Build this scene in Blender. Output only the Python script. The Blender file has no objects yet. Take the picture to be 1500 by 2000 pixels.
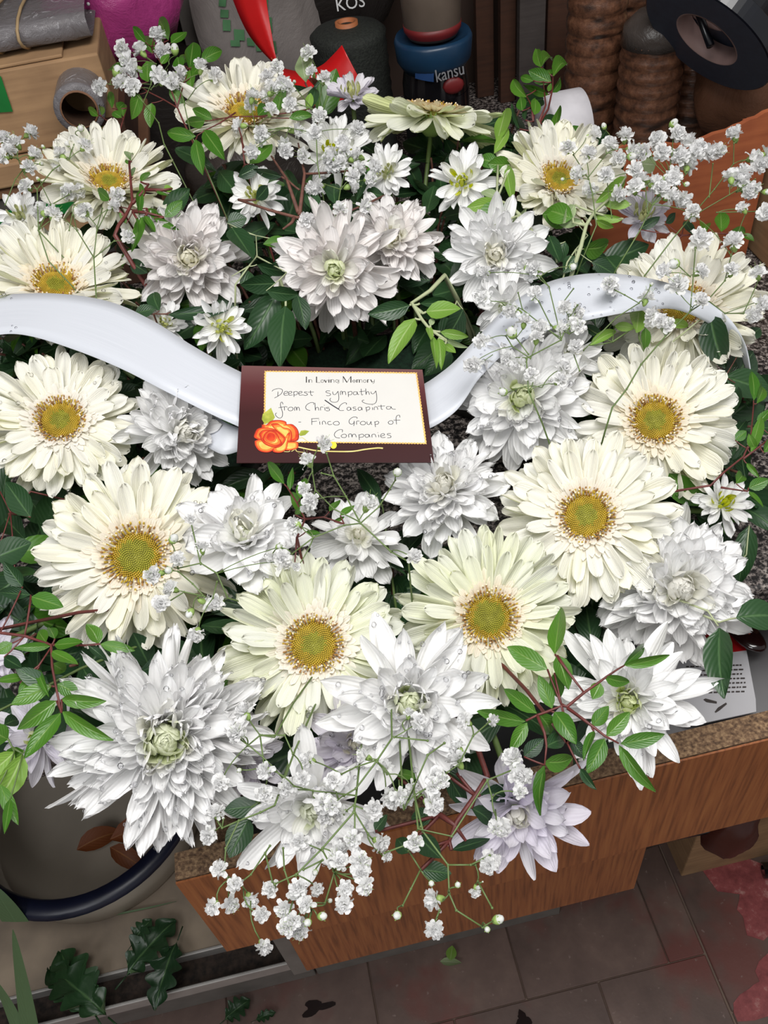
import bpy, math, random
from mathutils import Vector, Matrix
PI = math.pi
S = bpy.context.scene
COL = S.collection
rnd = random.Random(7)
# ------------------------------------------------------------------ camera
F = 1700.0                                    # focal length in pixels of the 1500 x 2000 frame
CAM = Vector((0, 0, 1.42))
TOP = 0.92                                    # height of the granite counter top
dn = Vector((235, 1574, F)).normalized()      # where "down" points, in (right, down, forward) camera axes
zc = -dn
xc = Vector((1, -.225, .0582)); xc = (xc - xc.dot(zc) * zc).normalized()
yc = zc.cross(xc)
R3 = Matrix((xc, yc, zc))                     # camera axes -> world
def ray(px, py): return R3 @ Vector(((px - 750) / F, (py - 1000) / F, 1))
cd = bpy.data.cameras.new('camera'); cam = bpy.data.objects.new('camera', cd); COL.objects.link(cam)
cd.sensor_fit = 'VERTICAL'; cd.sensor_height = 24; cd.lens = 24 * F / 2000; cd.clip_start = .01
right, up, back = R3 @ Vector((1, 0, 0)), R3 @ Vector((0, -1, 0)), R3 @ Vector((0, 0, -1))
cam.matrix_world = Matrix.Translation(CAM) @ Matrix((right, up, back)).transposed().to_4x4()
S.camera = cam
# ------------------------------------------------------------------ light
w = bpy.data.worlds.new('world'); S.world = w; w.use_nodes = True
w.node_tree.nodes['Background'].inputs[0].default_value = (1, .985, .97, 1)
w.node_tree.nodes['Background'].inputs[1].default_value = .30
def area(name, loc, target, sx, sy, power, col):
    l = bpy.data.lights.new(name, 'AREA'); l.shape = 'RECTANGLE'; l.size = sx; l.size_y = sy; l.energy = power; l.color = col
    o = bpy.data.objects.new(name, l); COL.objects.link(o); o.location = loc
    o.rotation_euler = (Vector(target) - Vector(loc)).to_track_quat('-Z', 'Y').to_euler()
    return o
area('ceiling_tube_light', (.12, .10, 2.05), (0, .35, .9), 1.0, .40, 12.6, (1, .985, .965))
area('rear_left_light', (-.9, -.7, 1.9), (0, .4, .9), .6, .6, 6, (.95, .97, 1))  # soft cool area light from behind the camera at left, no window modelled
S.view_settings.view_transform = 'Standard'; S.view_settings.look = 'None'
S.view_settings.gamma = 1; S.view_settings.use_curve_mapping = False
S.view_settings.exposure = 0.22
# ------------------------------------------------------------------ placing helpers
def dep(py): return 1 / (1.43 + (py - 340) * .000645)      # distance of the flower heads
def P(px, py, lift=0.0, d=None):
    d = dep(py) if d is None else d
    return CAM + ray(px, py) * (d - lift)
def onz(px, py, z):                                        # point of height z seen at a pixel
    r = ray(px, py); return CAM + r * ((z - CAM.z) / r.z)
def ony(px, py, y):
    r = ray(px, py); return CAM + r * (y / r.y)
# ------------------------------------------------------------------ materials
def srgb(h):
    if isinstance(h, str):
        h = h.lstrip('#'); c = [int(h[i:i+2], 16) / 255 for i in (0, 2, 4)]
    else: c = h
    return tuple((x / 12.92 if x <= .04045 else ((x + .055) / 1.055) ** 2.4) for x in c) + (1,)
class NT:
    def __init__(s, name):
        s.m = bpy.data.materials.new(name); s.m.use_nodes = True; s.t = s.m.node_tree
        s.b = s.t.nodes['Principled BSDF']; s.out = s.t.nodes['Material Output']
    def n(s, typ, **k):
        o = s.t.nodes.new('ShaderNode' + typ)
        for a, v in k.items(): setattr(o, a, v)
        return o
    def l(s, a, b): s.t.links.new(a, b)
    def val(s, nd, key, v):
        if hasattr(v, 'links') or hasattr(v, 'is_linked'): s.l(v, nd.inputs[key])
        else: nd.inputs[key].default_value = v
    def math(s, op, a, b=0.0, c=0.0, clamp=False):
        o = s.n('Math', operation=op, use_clamp=clamp); s.val(o, 0, a); s.val(o, 1, b); s.val(o, 2, c); return o.outputs[0]
    def mix(s, f, a, b, bt='MIX'):
        o = s.n('Mix', data_type='RGBA', blend_type=bt, clamp_factor=True)
        s.val(o, 0, f); s.val(o, 6, a); s.val(o, 7, b); return o.outputs[2]
    def ramp(s, f, stops):
        o = s.n('ValToRGB'); s.l(f, o.inputs[0]); e = o.color_ramp.elements
        while len(e) < len(stops): e.new(.5)
        for i, (p, c) in enumerate(stops): e[i].position = p; e[i].color = c if len(c) == 4 else c + (1,)
        return o.outputs[0]
    def noise(s, scale, detail=3, vec=None, dim='3D', rough=.5, dist=0.0):
        o = s.n('TexNoise'); o.inputs['Scale'].default_value = scale; o.inputs['Detail'].default_value = detail
        o.inputs['Roughness'].default_value = rough; o.inputs['Distortion'].default_value = dist
        if vec is not None: s.l(vec, o.inputs['Vector'])
        return o.outputs[0]
    def uv(s):
        o = s.n('UVMap'); sp = s.n('SeparateXYZ'); s.l(o.outputs[0], sp.inputs[0]); return sp.outputs[0], sp.outputs[1], o.outputs[0]
    def obj(s, sc=(1, 1, 1)):
        o = s.n('TexCoord'); mp = s.n('Mapping'); mp.inputs['Scale'].default_value = sc; s.l(o.outputs['Object'], mp.inputs[0]); return mp.outputs[0]
    def bump(s, h, strength=.3, dist=.001):
        o = s.n('Bump'); o.inputs['Strength'].default_value = strength; o.inputs['Distance'].default_value = dist
        s.l(h, o.inputs['Height']); s.l(o.outputs[0], s.b.inputs['Normal']); return o.outputs[0]
def plain(name, col, rough=.5, metal=0.0, var=.08, nscale=40, bump=0.0, coat=0.0, trans=0.0):
    t = NT(name); c = srgb(col); nz = t.noise(nscale, 4, t.obj())
    d = tuple(x * (1 - var * 2) for x in c[:3]) + (1,); l = tuple(min(1, x * (1 + var)) for x in c[:3]) + (1,)
    t.l(t.ramp(nz, [(.3, d), (.7, l)]), t.b.inputs['Base Color'])
    t.b.inputs['Roughness'].default_value = rough; t.b.inputs['Metallic'].default_value = metal
    t.b.inputs['Coat Weight'].default_value = coat; t.b.inputs['Transmission Weight'].default_value = trans
    if bump: t.bump(nz, bump, .002)
    return t.m
def petal_mat(name, base, mid, tip, under, trans=.3, rough=.55, rvar=.05, veins=26, streak=.06):
    t = NT(name); u, v, uvv = t.uv()
    c = t.ramp(u, [(0, srgb(base)), (.32, srgb(mid)), (1, srgb(tip))])
    vein = t.math('SINE', t.math('MULTIPLY', v, veins * PI))
    nz = t.noise(9, 3, uvv)
    c = t.mix(t.math('MULTIPLY', t.math('ADD', vein, 1), streak), c, srgb(under))
    g = t.n('NewGeometry')
    c = t.mix(t.math('MULTIPLY', g.outputs['Backfacing'], .75), c, srgb(under))
    oi = t.n('ObjectInfo'); hs = t.n('HueSaturation')
    t.l(t.math('ADD', 1 - rvar, t.math('MULTIPLY', oi.outputs['Random'], rvar)), hs.inputs['Value'])
    t.l(t.math('ADD', .6, t.math('MULTIPLY', oi.outputs['Random'], .8)), hs.inputs['Saturation'])
    t.l(c, hs.inputs['Color']); c = hs.outputs[0]
    t.l(c, t.b.inputs['Base Color']); t.b.inputs['Roughness'].default_value = rough
    t.b.inputs['Specular IOR Level'].default_value = .35
    bp = t.bump(t.math('ADD', vein, t.math('MULTIPLY', nz, 2)), .22, .0006)
    tr = t.n('BsdfTranslucent'); t.l(c, tr.inputs[0]); t.l(bp, tr.inputs[1])
    mx = t.n('MixShader'); mx.inputs[0].default_value = trans
    t.l(t.b.outputs[0], mx.inputs[1]); t.l(tr.outputs[0], mx.inputs[2]); t.l(mx.outputs[0], t.out.inputs[0])
    return t.m
def leaf_mat(name, c0, c1, rib, under, rough=.32, trans=.14, ribw=.055, veinamt=.14):
    t = NT(name); u, v, uvv = t.uv()
    oi = t.n('ObjectInfo')
    c = t.mix(t.math('ADD', t.math('MULTIPLY', oi.outputs['Random'], .75), t.math('MULTIPLY', t.noise(4, 3, t.obj((30, 30, 30))), .3)), srgb(c0), srgb(c1))
    av = t.math('ABSOLUTE', t.math('SUBTRACT', v, .5))
    ribm = t.math('SUBTRACT', 1, t.math('DIVIDE', av, ribw), clamp=True)
    side = t.math('SINE', t.math('MULTIPLY', t.math('SUBTRACT', u, t.math('MULTIPLY', av, .7)), 56))
    sidem = t.math('MULTIPLY', t.math('POWER', t.math('MAXIMUM', side, 0), 6), veinamt)
    c = t.mix(t.math('MAXIMUM', t.math('MULTIPLY', ribm, .8), t.math('MULTIPLY', sidem, .4)), c, srgb(rib))
    g = t.n('NewGeometry'); c = t.mix(t.math('MULTIPLY', g.outputs['Backfacing'], .85), c, srgb(under))
    t.l(c, t.b.inputs['Base Color']); t.b.inputs['Roughness'].default_value = rough
    bp = t.bump(t.math('ADD', t.math('MULTIPLY', ribm, -1), t.math('MULTIPLY', side, .15)), .35, .0008)
    tr = t.n('BsdfTranslucent'); t.l(t.mix(.5, c, srgb(c1)), tr.inputs[0])
    mx = t.n('MixShader'); mx.inputs[0].default_value = trans
    t.l(t.b.outputs[0], mx.inputs[1]); t.l(tr.outputs[0], mx.inputs[2]); t.l(mx.outputs[0], t.out.inputs[0])
    return t.m
M = {}
M['gerb'] = petal_mat('gerbera_petal', '#f6f1de', '#f9f6ea', '#faf8ee', '#e5e8bf', trans=.27, streak=.04)
M['gerbg'] = petal_mat('gerbera_petal_greenish', '#f2f4d8', '#f5f6e3', '#f7f8ea', '#dae2a6', trans=.27, streak=.05)
M['fringe'] = petal_mat('gerbera_fringe', '#f5ead2', '#faf2e2', '#fcf6ea', '#f0e6cc', veins=6)
M['mum'] = petal_mat('chrysanthemum_petal', '#f6f7ee', '#fcfcfb', '#fcfcfc', '#f8f7f8', trans=.24, rvar=.02, veins=12, streak=.04)
M['mumin'] = petal_mat('chrysanthemum_petal_ivory', '#f1f2da', '#f8f7ec', '#fbfbf6', '#f6f4ea', trans=.24, rvar=.02, veins=12, streak=.04)
M['mumlilac'] = petal_mat('chrysanthemum_petal_lilac', '#f0eef0', '#f1eef5', '#f0ecf5', '#e0dae8', trans=.32, veins=12, streak=.06)
M['mumwarm'] = petal_mat('chrysanthemum_petal_warm', '#f6f1e6', '#f8f5f2', '#f7f4f3', '#ece6e6', trans=.24, veins=12, streak=.06)
M['mumctr'] = petal_mat('chrysanthemum_centre', '#a9c25a', '#d9e3a8', '#f5f6e6', '#e8edcc', veins=4)
M['mumctrw'] = petal_mat('chrysanthemum_centre_pale', '#e6e4bc', '#f4f2e2', '#faf9f2', '#f0ede0', veins=4)
M['mumctry'] = petal_mat('chrysanthemum_centre_yellow', '#a8b32e', '#cdd050', '#e9ebaa', '#c3c95a', veins=4)
M['discy'] = plain('gerbera_disc_yellow', '#bea032', .6, var=.12, nscale=300)
M['discg'] = plain('gerbera_disc_green', '#a3a032', .6, var=.12, nscale=300)
M['discb'] = plain('gerbera_stamen_brown', '#a67a42', .6, var=.2, nscale=300)
M['tipw'] = plain('gerbera_stamen_tip', '#efdcbb', .6)
M['green'] = plain('stem_green', '#5f7440', .5)
M['calyx'] = plain('calyx_green', '#8da85a', .5)
M['twig'] = plain('twig_brown', '#6b4438', .7, var=.2, nscale=200)
M['red'] = plain('twig_red', '#66302c', .5, var=.15, nscale=200)
M['pale'] = plain('stem_pale', '#a9b18a', .55)
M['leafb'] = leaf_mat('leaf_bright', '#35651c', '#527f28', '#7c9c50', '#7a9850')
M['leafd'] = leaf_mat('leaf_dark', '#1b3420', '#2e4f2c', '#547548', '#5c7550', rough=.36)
M['leafn'] = leaf_mat('leaf_new', '#6f9a3a', '#8db34c', '#b4cc84', '#a3b98a', rough=.42, trans=.25)
M['leafp'] = leaf_mat('leaf_pale', '#93a878', '#a9bb8c', '#c4cfae', '#b4c0a4', rough=.5, trans=.2)
M['gyp'] = petal_mat('gypsophila_petal', '#f8f8f2', '#fcfcfc', '#fdfdfd', '#f8f8f8', trans=.45, veins=3)
# ------------------------------------------------------------------ object helpers
def tag(o, label=None, cat=None, group=None, kind=None):
    if label: o['label'] = label
    if cat: o['category'] = cat
    if group: o['group'] = group
    if kind: o['kind'] = kind
    return o
def empty(name, loc, rot=None):
    o = bpy.data.objects.new(name, None); COL.objects.link(o); o.empty_display_size = .01
    m = Matrix.Translation(loc)
    if rot is not None: m = m @ rot.to_4x4()
    o.matrix_basis = m
    return o
def link(name, me, parent=None, mat=None):
    o = bpy.data.objects.new(name, me); COL.objects.link(o)
    if parent is not None: o.parent = parent
    if mat is not None: o.matrix_basis = mat
    return o
class MB:
    """collects geometry for ONE mesh"""
    def __init__(s): s.v = []; s.f = []; s.mi = []; s.uv = []; s.m = 0
    def add(s, vs, fs, uvs=None, mtx=None):
        o = len(s.v)
        s.v += [tuple(mtx @ Vector(p)) for p in vs] if mtx is not None else [tuple(p) for p in vs]
        s.f += [tuple(i + o for i in f) for f in fs]; s.mi += [s.m] * len(fs)
        s.uv += list(uvs) if uvs else [(0, .5)] * len(vs)
        return s
    def box(s, c, d, mtx=None):
        x, y, z = c; a, b, h = d[0] / 2, d[1] / 2, d[2] / 2
        vs = [(x + i * a, y + j * b, z + k * h) for k in (-1, 1) for j in (-1, 1) for i in (-1, 1)]
        return s.add(vs, [(0, 2, 3, 1), (4, 5, 7, 6), (0, 1, 5, 4), (2, 6, 7, 3), (0, 4, 6, 2), (1, 3, 7, 5)], None, mtx)
    def tube(s, pts, r, n=6, cap=True, uvs=False):
        pts = [Vector(p) for p in pts]; k = len(pts)
        rr = r if hasattr(r, '__len__') else [r] * k
        vs = []; fs = []; uvl = []; prev = None
        for i, p in enumerate(pts):
            t = (pts[min(i + 1, k - 1)] - pts[max(i - 1, 0)])
            if t.length < 1e-9: t = Vector((0, 0, 1))
            t.normalize()
            a = prev if prev is not None else (Vector((0, 0, 1)) if abs(t.z) < .9 else Vector((1, 0, 0)))
            a = (a - a.dot(t) * t).normalized(); prev = a; b = t.cross(a)
            for j in range(n):
                q = 2 * PI * j / n; vs.append(p + (a * math.cos(q) + b * math.sin(q)) * rr[i]); uvl.append((i / (k - 1), j / n))
        for i in range(k - 1):
            for j in range(n):
                fs.append((i * n + j, i * n + (j + 1) % n, (i + 1) * n + (j + 1) % n, (i + 1) * n + j))
        if cap: fs.append(tuple(range(n))[::-1]); fs.append(tuple(range((k - 1) * n, k * n)))
        return s.add(vs, fs, uvl)
    def lathe(s, prof, n=24, mtx=None, cap=True):
        vs = []; fs = []; uvl = []; k = len(prof)
        for i, (r, z) in enumerate(prof):
            for j in range(n): q = 2 * PI * j / n; vs.append((r * math.cos(q), r * math.sin(q), z)); uvl.append((j / n, i / (k - 1)))
        for i in range(k - 1):
            for j in range(n): fs.append((i * n + j, i * n + (j + 1) % n, (i + 1) * n + (j + 1) % n, (i + 1) * n + j))
        if cap:
            if prof[0][0] > 1e-5: fs.append(tuple(range(n))[::-1])
            if prof[-1][0] > 1e-5: fs.append(tuple(range((k - 1) * n, k * n)))
        return s.add(vs, fs, uvl, mtx)
    def sphere(s, c, r, n=8, m=5, sq=(1, 1, 1)):
        vs = [(c[0], c[1], c[2] - r * sq[2])]; fs = []
        for i in range(1, m):
            a = PI * i / m
            for j in range(n): q = 2 * PI * j / n; vs.append((c[0] + r * sq[0] * math.sin(a) * math.cos(q), c[1] + r * sq[1] * math.sin(a) * math.sin(q), c[2] - r * sq[2] * math.cos(a)))
        vs.append((c[0], c[1], c[2] + r * sq[2])); e = len(vs) - 1
        for j in range(n):
            fs.append((0, 1 + (j + 1) % n, 1 + j)); fs.append((e, 1 + (m - 2) * n + j, 1 + (m - 2) * n + (j + 1) % n))
            for i in range(m - 2): a = 1 + i * n; fs.append((a + j, a + (j + 1) % n, a + n + (j + 1) % n, a + n + j))
        return s.add(vs, fs)
    def grid(s, rows, uvrows=None, mtx=None):
        a = len(rows); b = len(rows[0])
        vs = [p for r in rows for p in r]
        fs = [(i * b + j, (i + 1) * b + j, (i + 1) * b + j + 1, i * b + j + 1) for i in range(a - 1) for j in range(b - 1)]
        uv = [(i / (a - 1), j / (b - 1)) for i in range(a) for j in range(b)]
        return s.add(vs, fs, uv, mtx)
    def mesh(s, name, mats, smooth=True, origin=None):
        me = bpy.data.meshes.new(name)
        vs = s.v if origin is None else [tuple(Vector(p) - Vector(origin)) for p in s.v]
        me.from_pydata(vs, [], s.f)
        for m in (mats if isinstance(mats, (list, tuple)) else [mats]): me.materials.append(m)
        if any(s.mi): me.polygons.foreach_set('material_index', s.mi)
        ul = me.uv_layers.new(name='UVMap'); li = [0] * len(me.loops); me.loops.foreach_get('vertex_index', li)
        flat = [c for i in li for c in s.uv[i]]; ul.data.foreach_set('uv', flat)
        if smooth: me.polygons.foreach_set('use_smooth', [True] * len(me.polygons))
        me.update()
        return me
    def build(s, name, mats, parent=None, smooth=True, mat=None, origin=None):
        o = link(name, s.mesh(name, mats, smooth, origin), parent, mat)
        if origin is not None and mat is None: o.location = origin
        return o
def bevel(o, w, seg=2):
    m = o.modifiers.new('bevel', 'BEVEL'); m.width = w; m.segments = seg; m.limit_method = 'ANGLE'; return o
def xf(az=0, r0=0, h=0, el=0, roll=0, L=1, W=1, yaw=0):
    return (Matrix.Rotation(az, 4, 'Z') @ Matrix.Translation((r0, 0, h)) @ Matrix.Rotation(-el, 4, 'Y') @ Matrix.Rotation(yaw, 4, 'Z')
            @ Matrix.Rotation(roll, 4, 'X') @ Matrix.Diagonal((L, W, L, 1)))
# ------------------------------------------------------------------ petals and leaves (unit length along x, unit width along y)
def strap(nu, nv, wf, k, cup, groove=0, gn=3, wob=0, notch=0, twist=0, kp=1.0, seed=0):
    r = random.Random(seed); rows = []; x = z = 0.0; ph = [r.uniform(0, 6) for _ in range(4)]
    for i in range(nu + 1):
        u0 = u if i else 0; u = 1 - (1 - i / nu) ** 1.45; th = k * u ** kp; du = u - u0
        if i: x += math.cos(th) * du; z += math.sin(th) * du
        w = wf(u); row = []
        for j in range(nv + 1):
            s = j / nv * 2 - 1; ang = cup * s * w
            y = w * .5 * s * (1 - .12 * cup * cup * s * s)
            h = cup * .075 * (s * s) * w + groove * math.cos(gn * PI * s) * min(1, u * 4) * w * .2
            h += wob * math.sin(5 * u + ph[0] + s * 1.5) * u
            tw = twist * u; y2 = y * math.cos(tw) - h * math.sin(tw); h2 = y * math.sin(tw) + h * math.cos(tw)
            dx = -notch * (.5 - .5 * math.cos(gn * PI * s + PI)) * max(0, (u - .86) / .14)
            row.append((x + dx * math.cos(th) - h2 * math.sin(th), y2, z + h2 * math.cos(th) + dx * math.sin(th)))
        rows.append(row)
    return rows
def petal_mesh(name, mat, **k):
    b = MB(); b.grid(strap(**k)); return b.mesh(name, mat)
def w_ger(u): return (.45 + .55 * min(1, u / .5) ** .8) if u < .74 else math.sqrt(max(0.012, 1 - ((u - .74) / .262) ** 2.2))
def w_mum(u): return (.42 + .58 * math.sin(min(1, u / .68) * PI / 2)) if u < .68 else math.sqrt(max(.008, 1 - ((u - .68) / .322) ** 2.1))
def w_pt(u): return (.48 + .52 * math.sin(min(1, u / .58) * PI / 2)) if u < .58 else max(.03, 1 - ((u - .58) / .42) ** 2.0) ** .72
def w_leaf(u): return max(.03, math.sin(PI * u ** .85) ** .8)
def w_obov(u): return max(.05, math.sin(PI * min(1, .03 + .97 * u) ** 1.35) ** .75)
def w_lance(u): return max(.03, math.sin(PI * u ** .95) ** 1.05)
GP = {}
for mk in ('gerb', 'gerbg'):
    for ki, k in enumerate((-.75, -.3, .1, .45)):
        for s in range(3):
            GP[mk, ki, s] = petal_mesh('gerbera_petal', M[mk], nu=9, nv=6, wf=w_ger, k=k + (s - 1) * .12, cup=(.5, -.2, .9)[s], groove=.11, gn=(3, 2, 3)[s], wob=.02, notch=.03, twist=(s - 1) * .25, kp=1.3, seed=s + ki * 7)
MPK = (-1.0, -.45, 0.1, .6, 1.15, 1.8)
MP = {}
def mum_pet(mk, ki, shape, s):
    key = (mk, ki, shape, s)
    if key not in MP:
        MP[key] = petal_mesh('chrysanthemum_petal', M[mk], nu=8, nv=4, wf=w_pt if shape else w_mum, k=MPK[ki] + (s - 1) * .15,
                             cup=(1.1, .6, 1.5)[s], groove=.07, gn=2, wob=.035, notch=.04 * (1 - shape), twist=(s - 1) * .35, kp=1.15, seed=s * 11 + ki)
    return MP[key]
LF = {}
LSHAPE = {'oval': (w_leaf, .35, .9), 'obov': (w_obov, .3, .7), 'lance': (w_lance, .35, .8)}
def leaf_mesh(mk, shape, s):
    key = (mk, shape, s)
    if key not in LF:
        wf, k, cup = LSHAPE[shape]
        LF[key] = petal_mesh('leaf', M[mk], nu=8, nv=4, wf=wf, k=-k * (.2, .9, 1.7)[s], cup=cup * (.9, .5, 1.2)[s], wob=.02 * s, twist=(s - 1) * .35, kp=1.1, seed=s)
    return LF[key]
def frame_from(nrm, upv=Vector((0, 0, 1))):
    z = nrm.normalized(); x = upv.cross(z)
    if x.length < 1e-4: x = Vector((1, 0, 0))
    x.normalize(); y = z.cross(x); return Matrix((x, y, z)).transposed()
def facing(px, py, fx, fy, over=False):
    r = ray(px, py).normalized(); a = (right - right.dot(r) * r).normalized(); b = -(up - up.dot(r) * r).normalized()
    m = math.hypot(fx, fy)
    if m > 1: ang = PI / 2 + (m - 1); fx, fy = fx / m * math.sin(ang), fy / m * math.sin(ang); c = math.cos(ang)
    else: c = math.sqrt(1 - m * m)
    n = a * fx + b * fy - r * c
    z = n.normalized(); y = -b; y = (y - y.dot(z) * z).normalized(); x = y.cross(z)
    return Matrix((x, y, z)).transposed()
# the wreath's foam ring lies on the counter; stems run into it
RC = Vector((0, 0, 0)); RR = .155
RINGZ = TOP + .02
def set_ring():
    global RC
    RC = onz(720, 880, RINGZ)
set_ring()
def ring_point(p):
    d = Vector((p.x - RC.x, p.y - RC.y, 0)); d.normalize()
    return Vector((RC.x, RC.y, RINGZ + .012)) + d * RR
def inv(o): return o.matrix_basis.inverted()
def stem_to_ring(root, start, r=.0022, mat='green', name='stem'):
    q = ring_point(start); n = root.matrix_basis.to_3x3() @ Vector((0, 0, 1))
    L = (q - start).length; mi = inv(root)
    pts = []
    for i in range(7):
        t = i / 6; c1 = start - n * L * .35; c2 = q + Vector((0, 0, L * .3))
        p = start * (1 - t) ** 3 + c1 * 3 * t * (1 - t) ** 2 + c2 * 3 * t * t * (1 - t) + q * t ** 3
        pts.append(mi @ p)
    MB().tube(pts, r, 6).build(name, M[mat], root)
_d = NT('water_drop'); _g = _d.n('BsdfGlossy'); _g.inputs['Roughness'].default_value = .06; _t = _d.n('BsdfTransparent'); _t.inputs[0].default_value = (.96, .96, .97, 1); _f = _d.n('Fresnel'); _f.inputs[0].default_value = 1.4; _m = _d.n('MixShader'); _d.l(_f.outputs[0], _m.inputs[0]); _d.l(_t.outputs[0], _m.inputs[1]); _d.l(_g.outputs[0], _m.inputs[2]); _d.l(_m.outputs[0], _d.out.inputs[0]); DROPM = _d.m
def drops(root, items, n, seed, rmin=.0004, rmax=.0012, name='water_drops'):
    """items: (local matrix, petal mesh); beads of water on the outer parts of those petals"""
    r = random.Random(seed); b = MB()
    for _ in range(n):
        mt, me = r.choice(items); v = me.vertices[r.randrange(int(len(me.vertices) * .45), len(me.vertices))].co
        p = mt @ v; rad = r.uniform(rmin, rmax) if r.random() < .8 else rmax * 1.3
        b.sphere(p + Vector((0, 0, rad * .3)), rad, 8, 5, (1, 1, .8))
    o = b.build(name, DROPM, root); tag(o, kind='stuff')
GLOSS = []
def gerbera(px, py, Rpx, fx, fy, label, lift=0, disc=1.0, mat='gerb', cup=.12, n=(30, 27, 20), seed=1, green=False, ndrop=0, ring=1.0, under=False, droop=0):
    r = random.Random(seed * 77); p = P(px, py, lift); R = Rpx * (dep(py) - lift) / F
    root = empty('gerbera', p, facing(px, py, fx, fy))
    tag(root, label, 'flower', 'white gerberas in the wreath')
    rd = R * .245 * disc; its = []
    for layer, (cnt, L, el, kk) in enumerate(((n[0], 1.0, cup - .07, (1, 2, 2)), (n[1], .94, cup + .04, (1, 2, 2, 3)), (n[2], .76, cup + .13, (2, 2, 3)))):
        off = r.uniform(0, 6)
        for i in range(cnt):
            az = off + 2 * PI * (i + r.uniform(-.25, .25)) / cnt
            l = R * L * r.uniform(.88, 1.04) - rd * .75
            k = r.choice(kk) if r.random() > .07 else r.choice((0, 3))
            me = GP[mat, k, r.randrange(3)]
            mt = xf(az, rd * .72, -R * .07 + layer * R * .035, el + r.uniform(-.09, .09) - droop, r.uniform(-.4, .4), l, R * r.uniform(.175, .225) * (1 - .12 * layer), r.uniform(-.08, .08))
            link('petal', me, root, mt); its.append((mt, me))
    # short inner fringe petals round the disc
    b = MB()
    for layer in range(3):
        for i in range(34):
            az = 2 * PI * (i + r.uniform(-.3, .3)) / 34 + layer
            b.grid(strap(4, 2, w_ger, .1, .6, seed=i), mtx=xf(az, rd * .90, -R * .01 + layer * .012 * R, cup + .16 + layer * .15 + r.uniform(-.08, .08), r.uniform(-.4, .4), R * r.uniform(.20, .34) * (1 - .2 * layer), R * .075))
    tag(b.build('inner_fringe', M['fringe'], root), 'short cream petals around the disc', kind='stuff')
    # stamens
    b = MB(); cnt = 52
    for ly in range(3):
        for i in range(cnt):
            az = 2 * PI * (i + r.uniform(-.3, .3)) / cnt; q = rd * (.84 + .12 * ly * ring); h = R * r.uniform(.05, .115)
            c, s_ = math.cos(az), math.sin(az); ln = R * r.uniform(.03, .07) * ring
            b.m = 0 if r.random() < .45 else (1 if r.random() < .6 else 2)
            b.tube([(q * c, q * s_, 0), ((q + ln * .6) * c, (q + ln * .6) * s_, h)], [R * .011, R * .009], 4)
            if r.random() < .6:
                b.m = 3 if r.random() < .6 else 1; b.sphere(((q + ln * .7) * c, (q + ln * .7) * s_, h + R * .004), R * .013, 5, 3)
    tag(b.build('stamen_ring', [M['discy'], M['discb'], M['discy'], M['tipw']], root), 'golden brown stamens around the disc', kind='stuff')
    # disc: spiral of tiny florets over a low dome
    b = MB(); N = 420; rr = rd * .90
    b.m = 1; b.lathe([(rr, -R * .08), (rr, R * .0), (rr * .8, R * .02), (rr * .4, R * .028), (0, R * .02)], 20)
    for i in range(N):
        t = math.sqrt((i + .5) / N); a = i * 2.39996; q = rr * t
        z = R * (.03 - .0 * t) * (1 - t ** 3) + R * .012 - R * .012 * math.exp(-(t / .18) ** 2)
        b.m = 1 if t < (.72 if green else .5) + r.uniform(-.08, .08) else 0
        b.sphere((q * math.cos(a), q * math.sin(a), z), rr * (.036 + .018 * t), 5, 3, (1, 1, 1.7))
    b.build('disc', [M['discy'], M['discg']], root)
    # green bracts under the head
    b = MB()
    b.lathe([(R * .06, -R * .30), (R * .17, -R * .22), (rd * .95, -R * .08), (rd * .7, -R * .05)], 16)
    for i in range(26):
        b.grid(strap(3, 2, w_lance, .3, .8, seed=i), mtx=xf(2 * PI * i / 26, R * .14, -R * .22, .75, 0, R * .25, R * .06))
    b.build('bracts', M['calyx'], root)
    stem_to_ring(root, p - root.matrix_basis.to_3x3() @ Vector((0, 0, R * .28)), .0020)
    if ndrop: drops(root, its, ndrop, seed)
    return root
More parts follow.
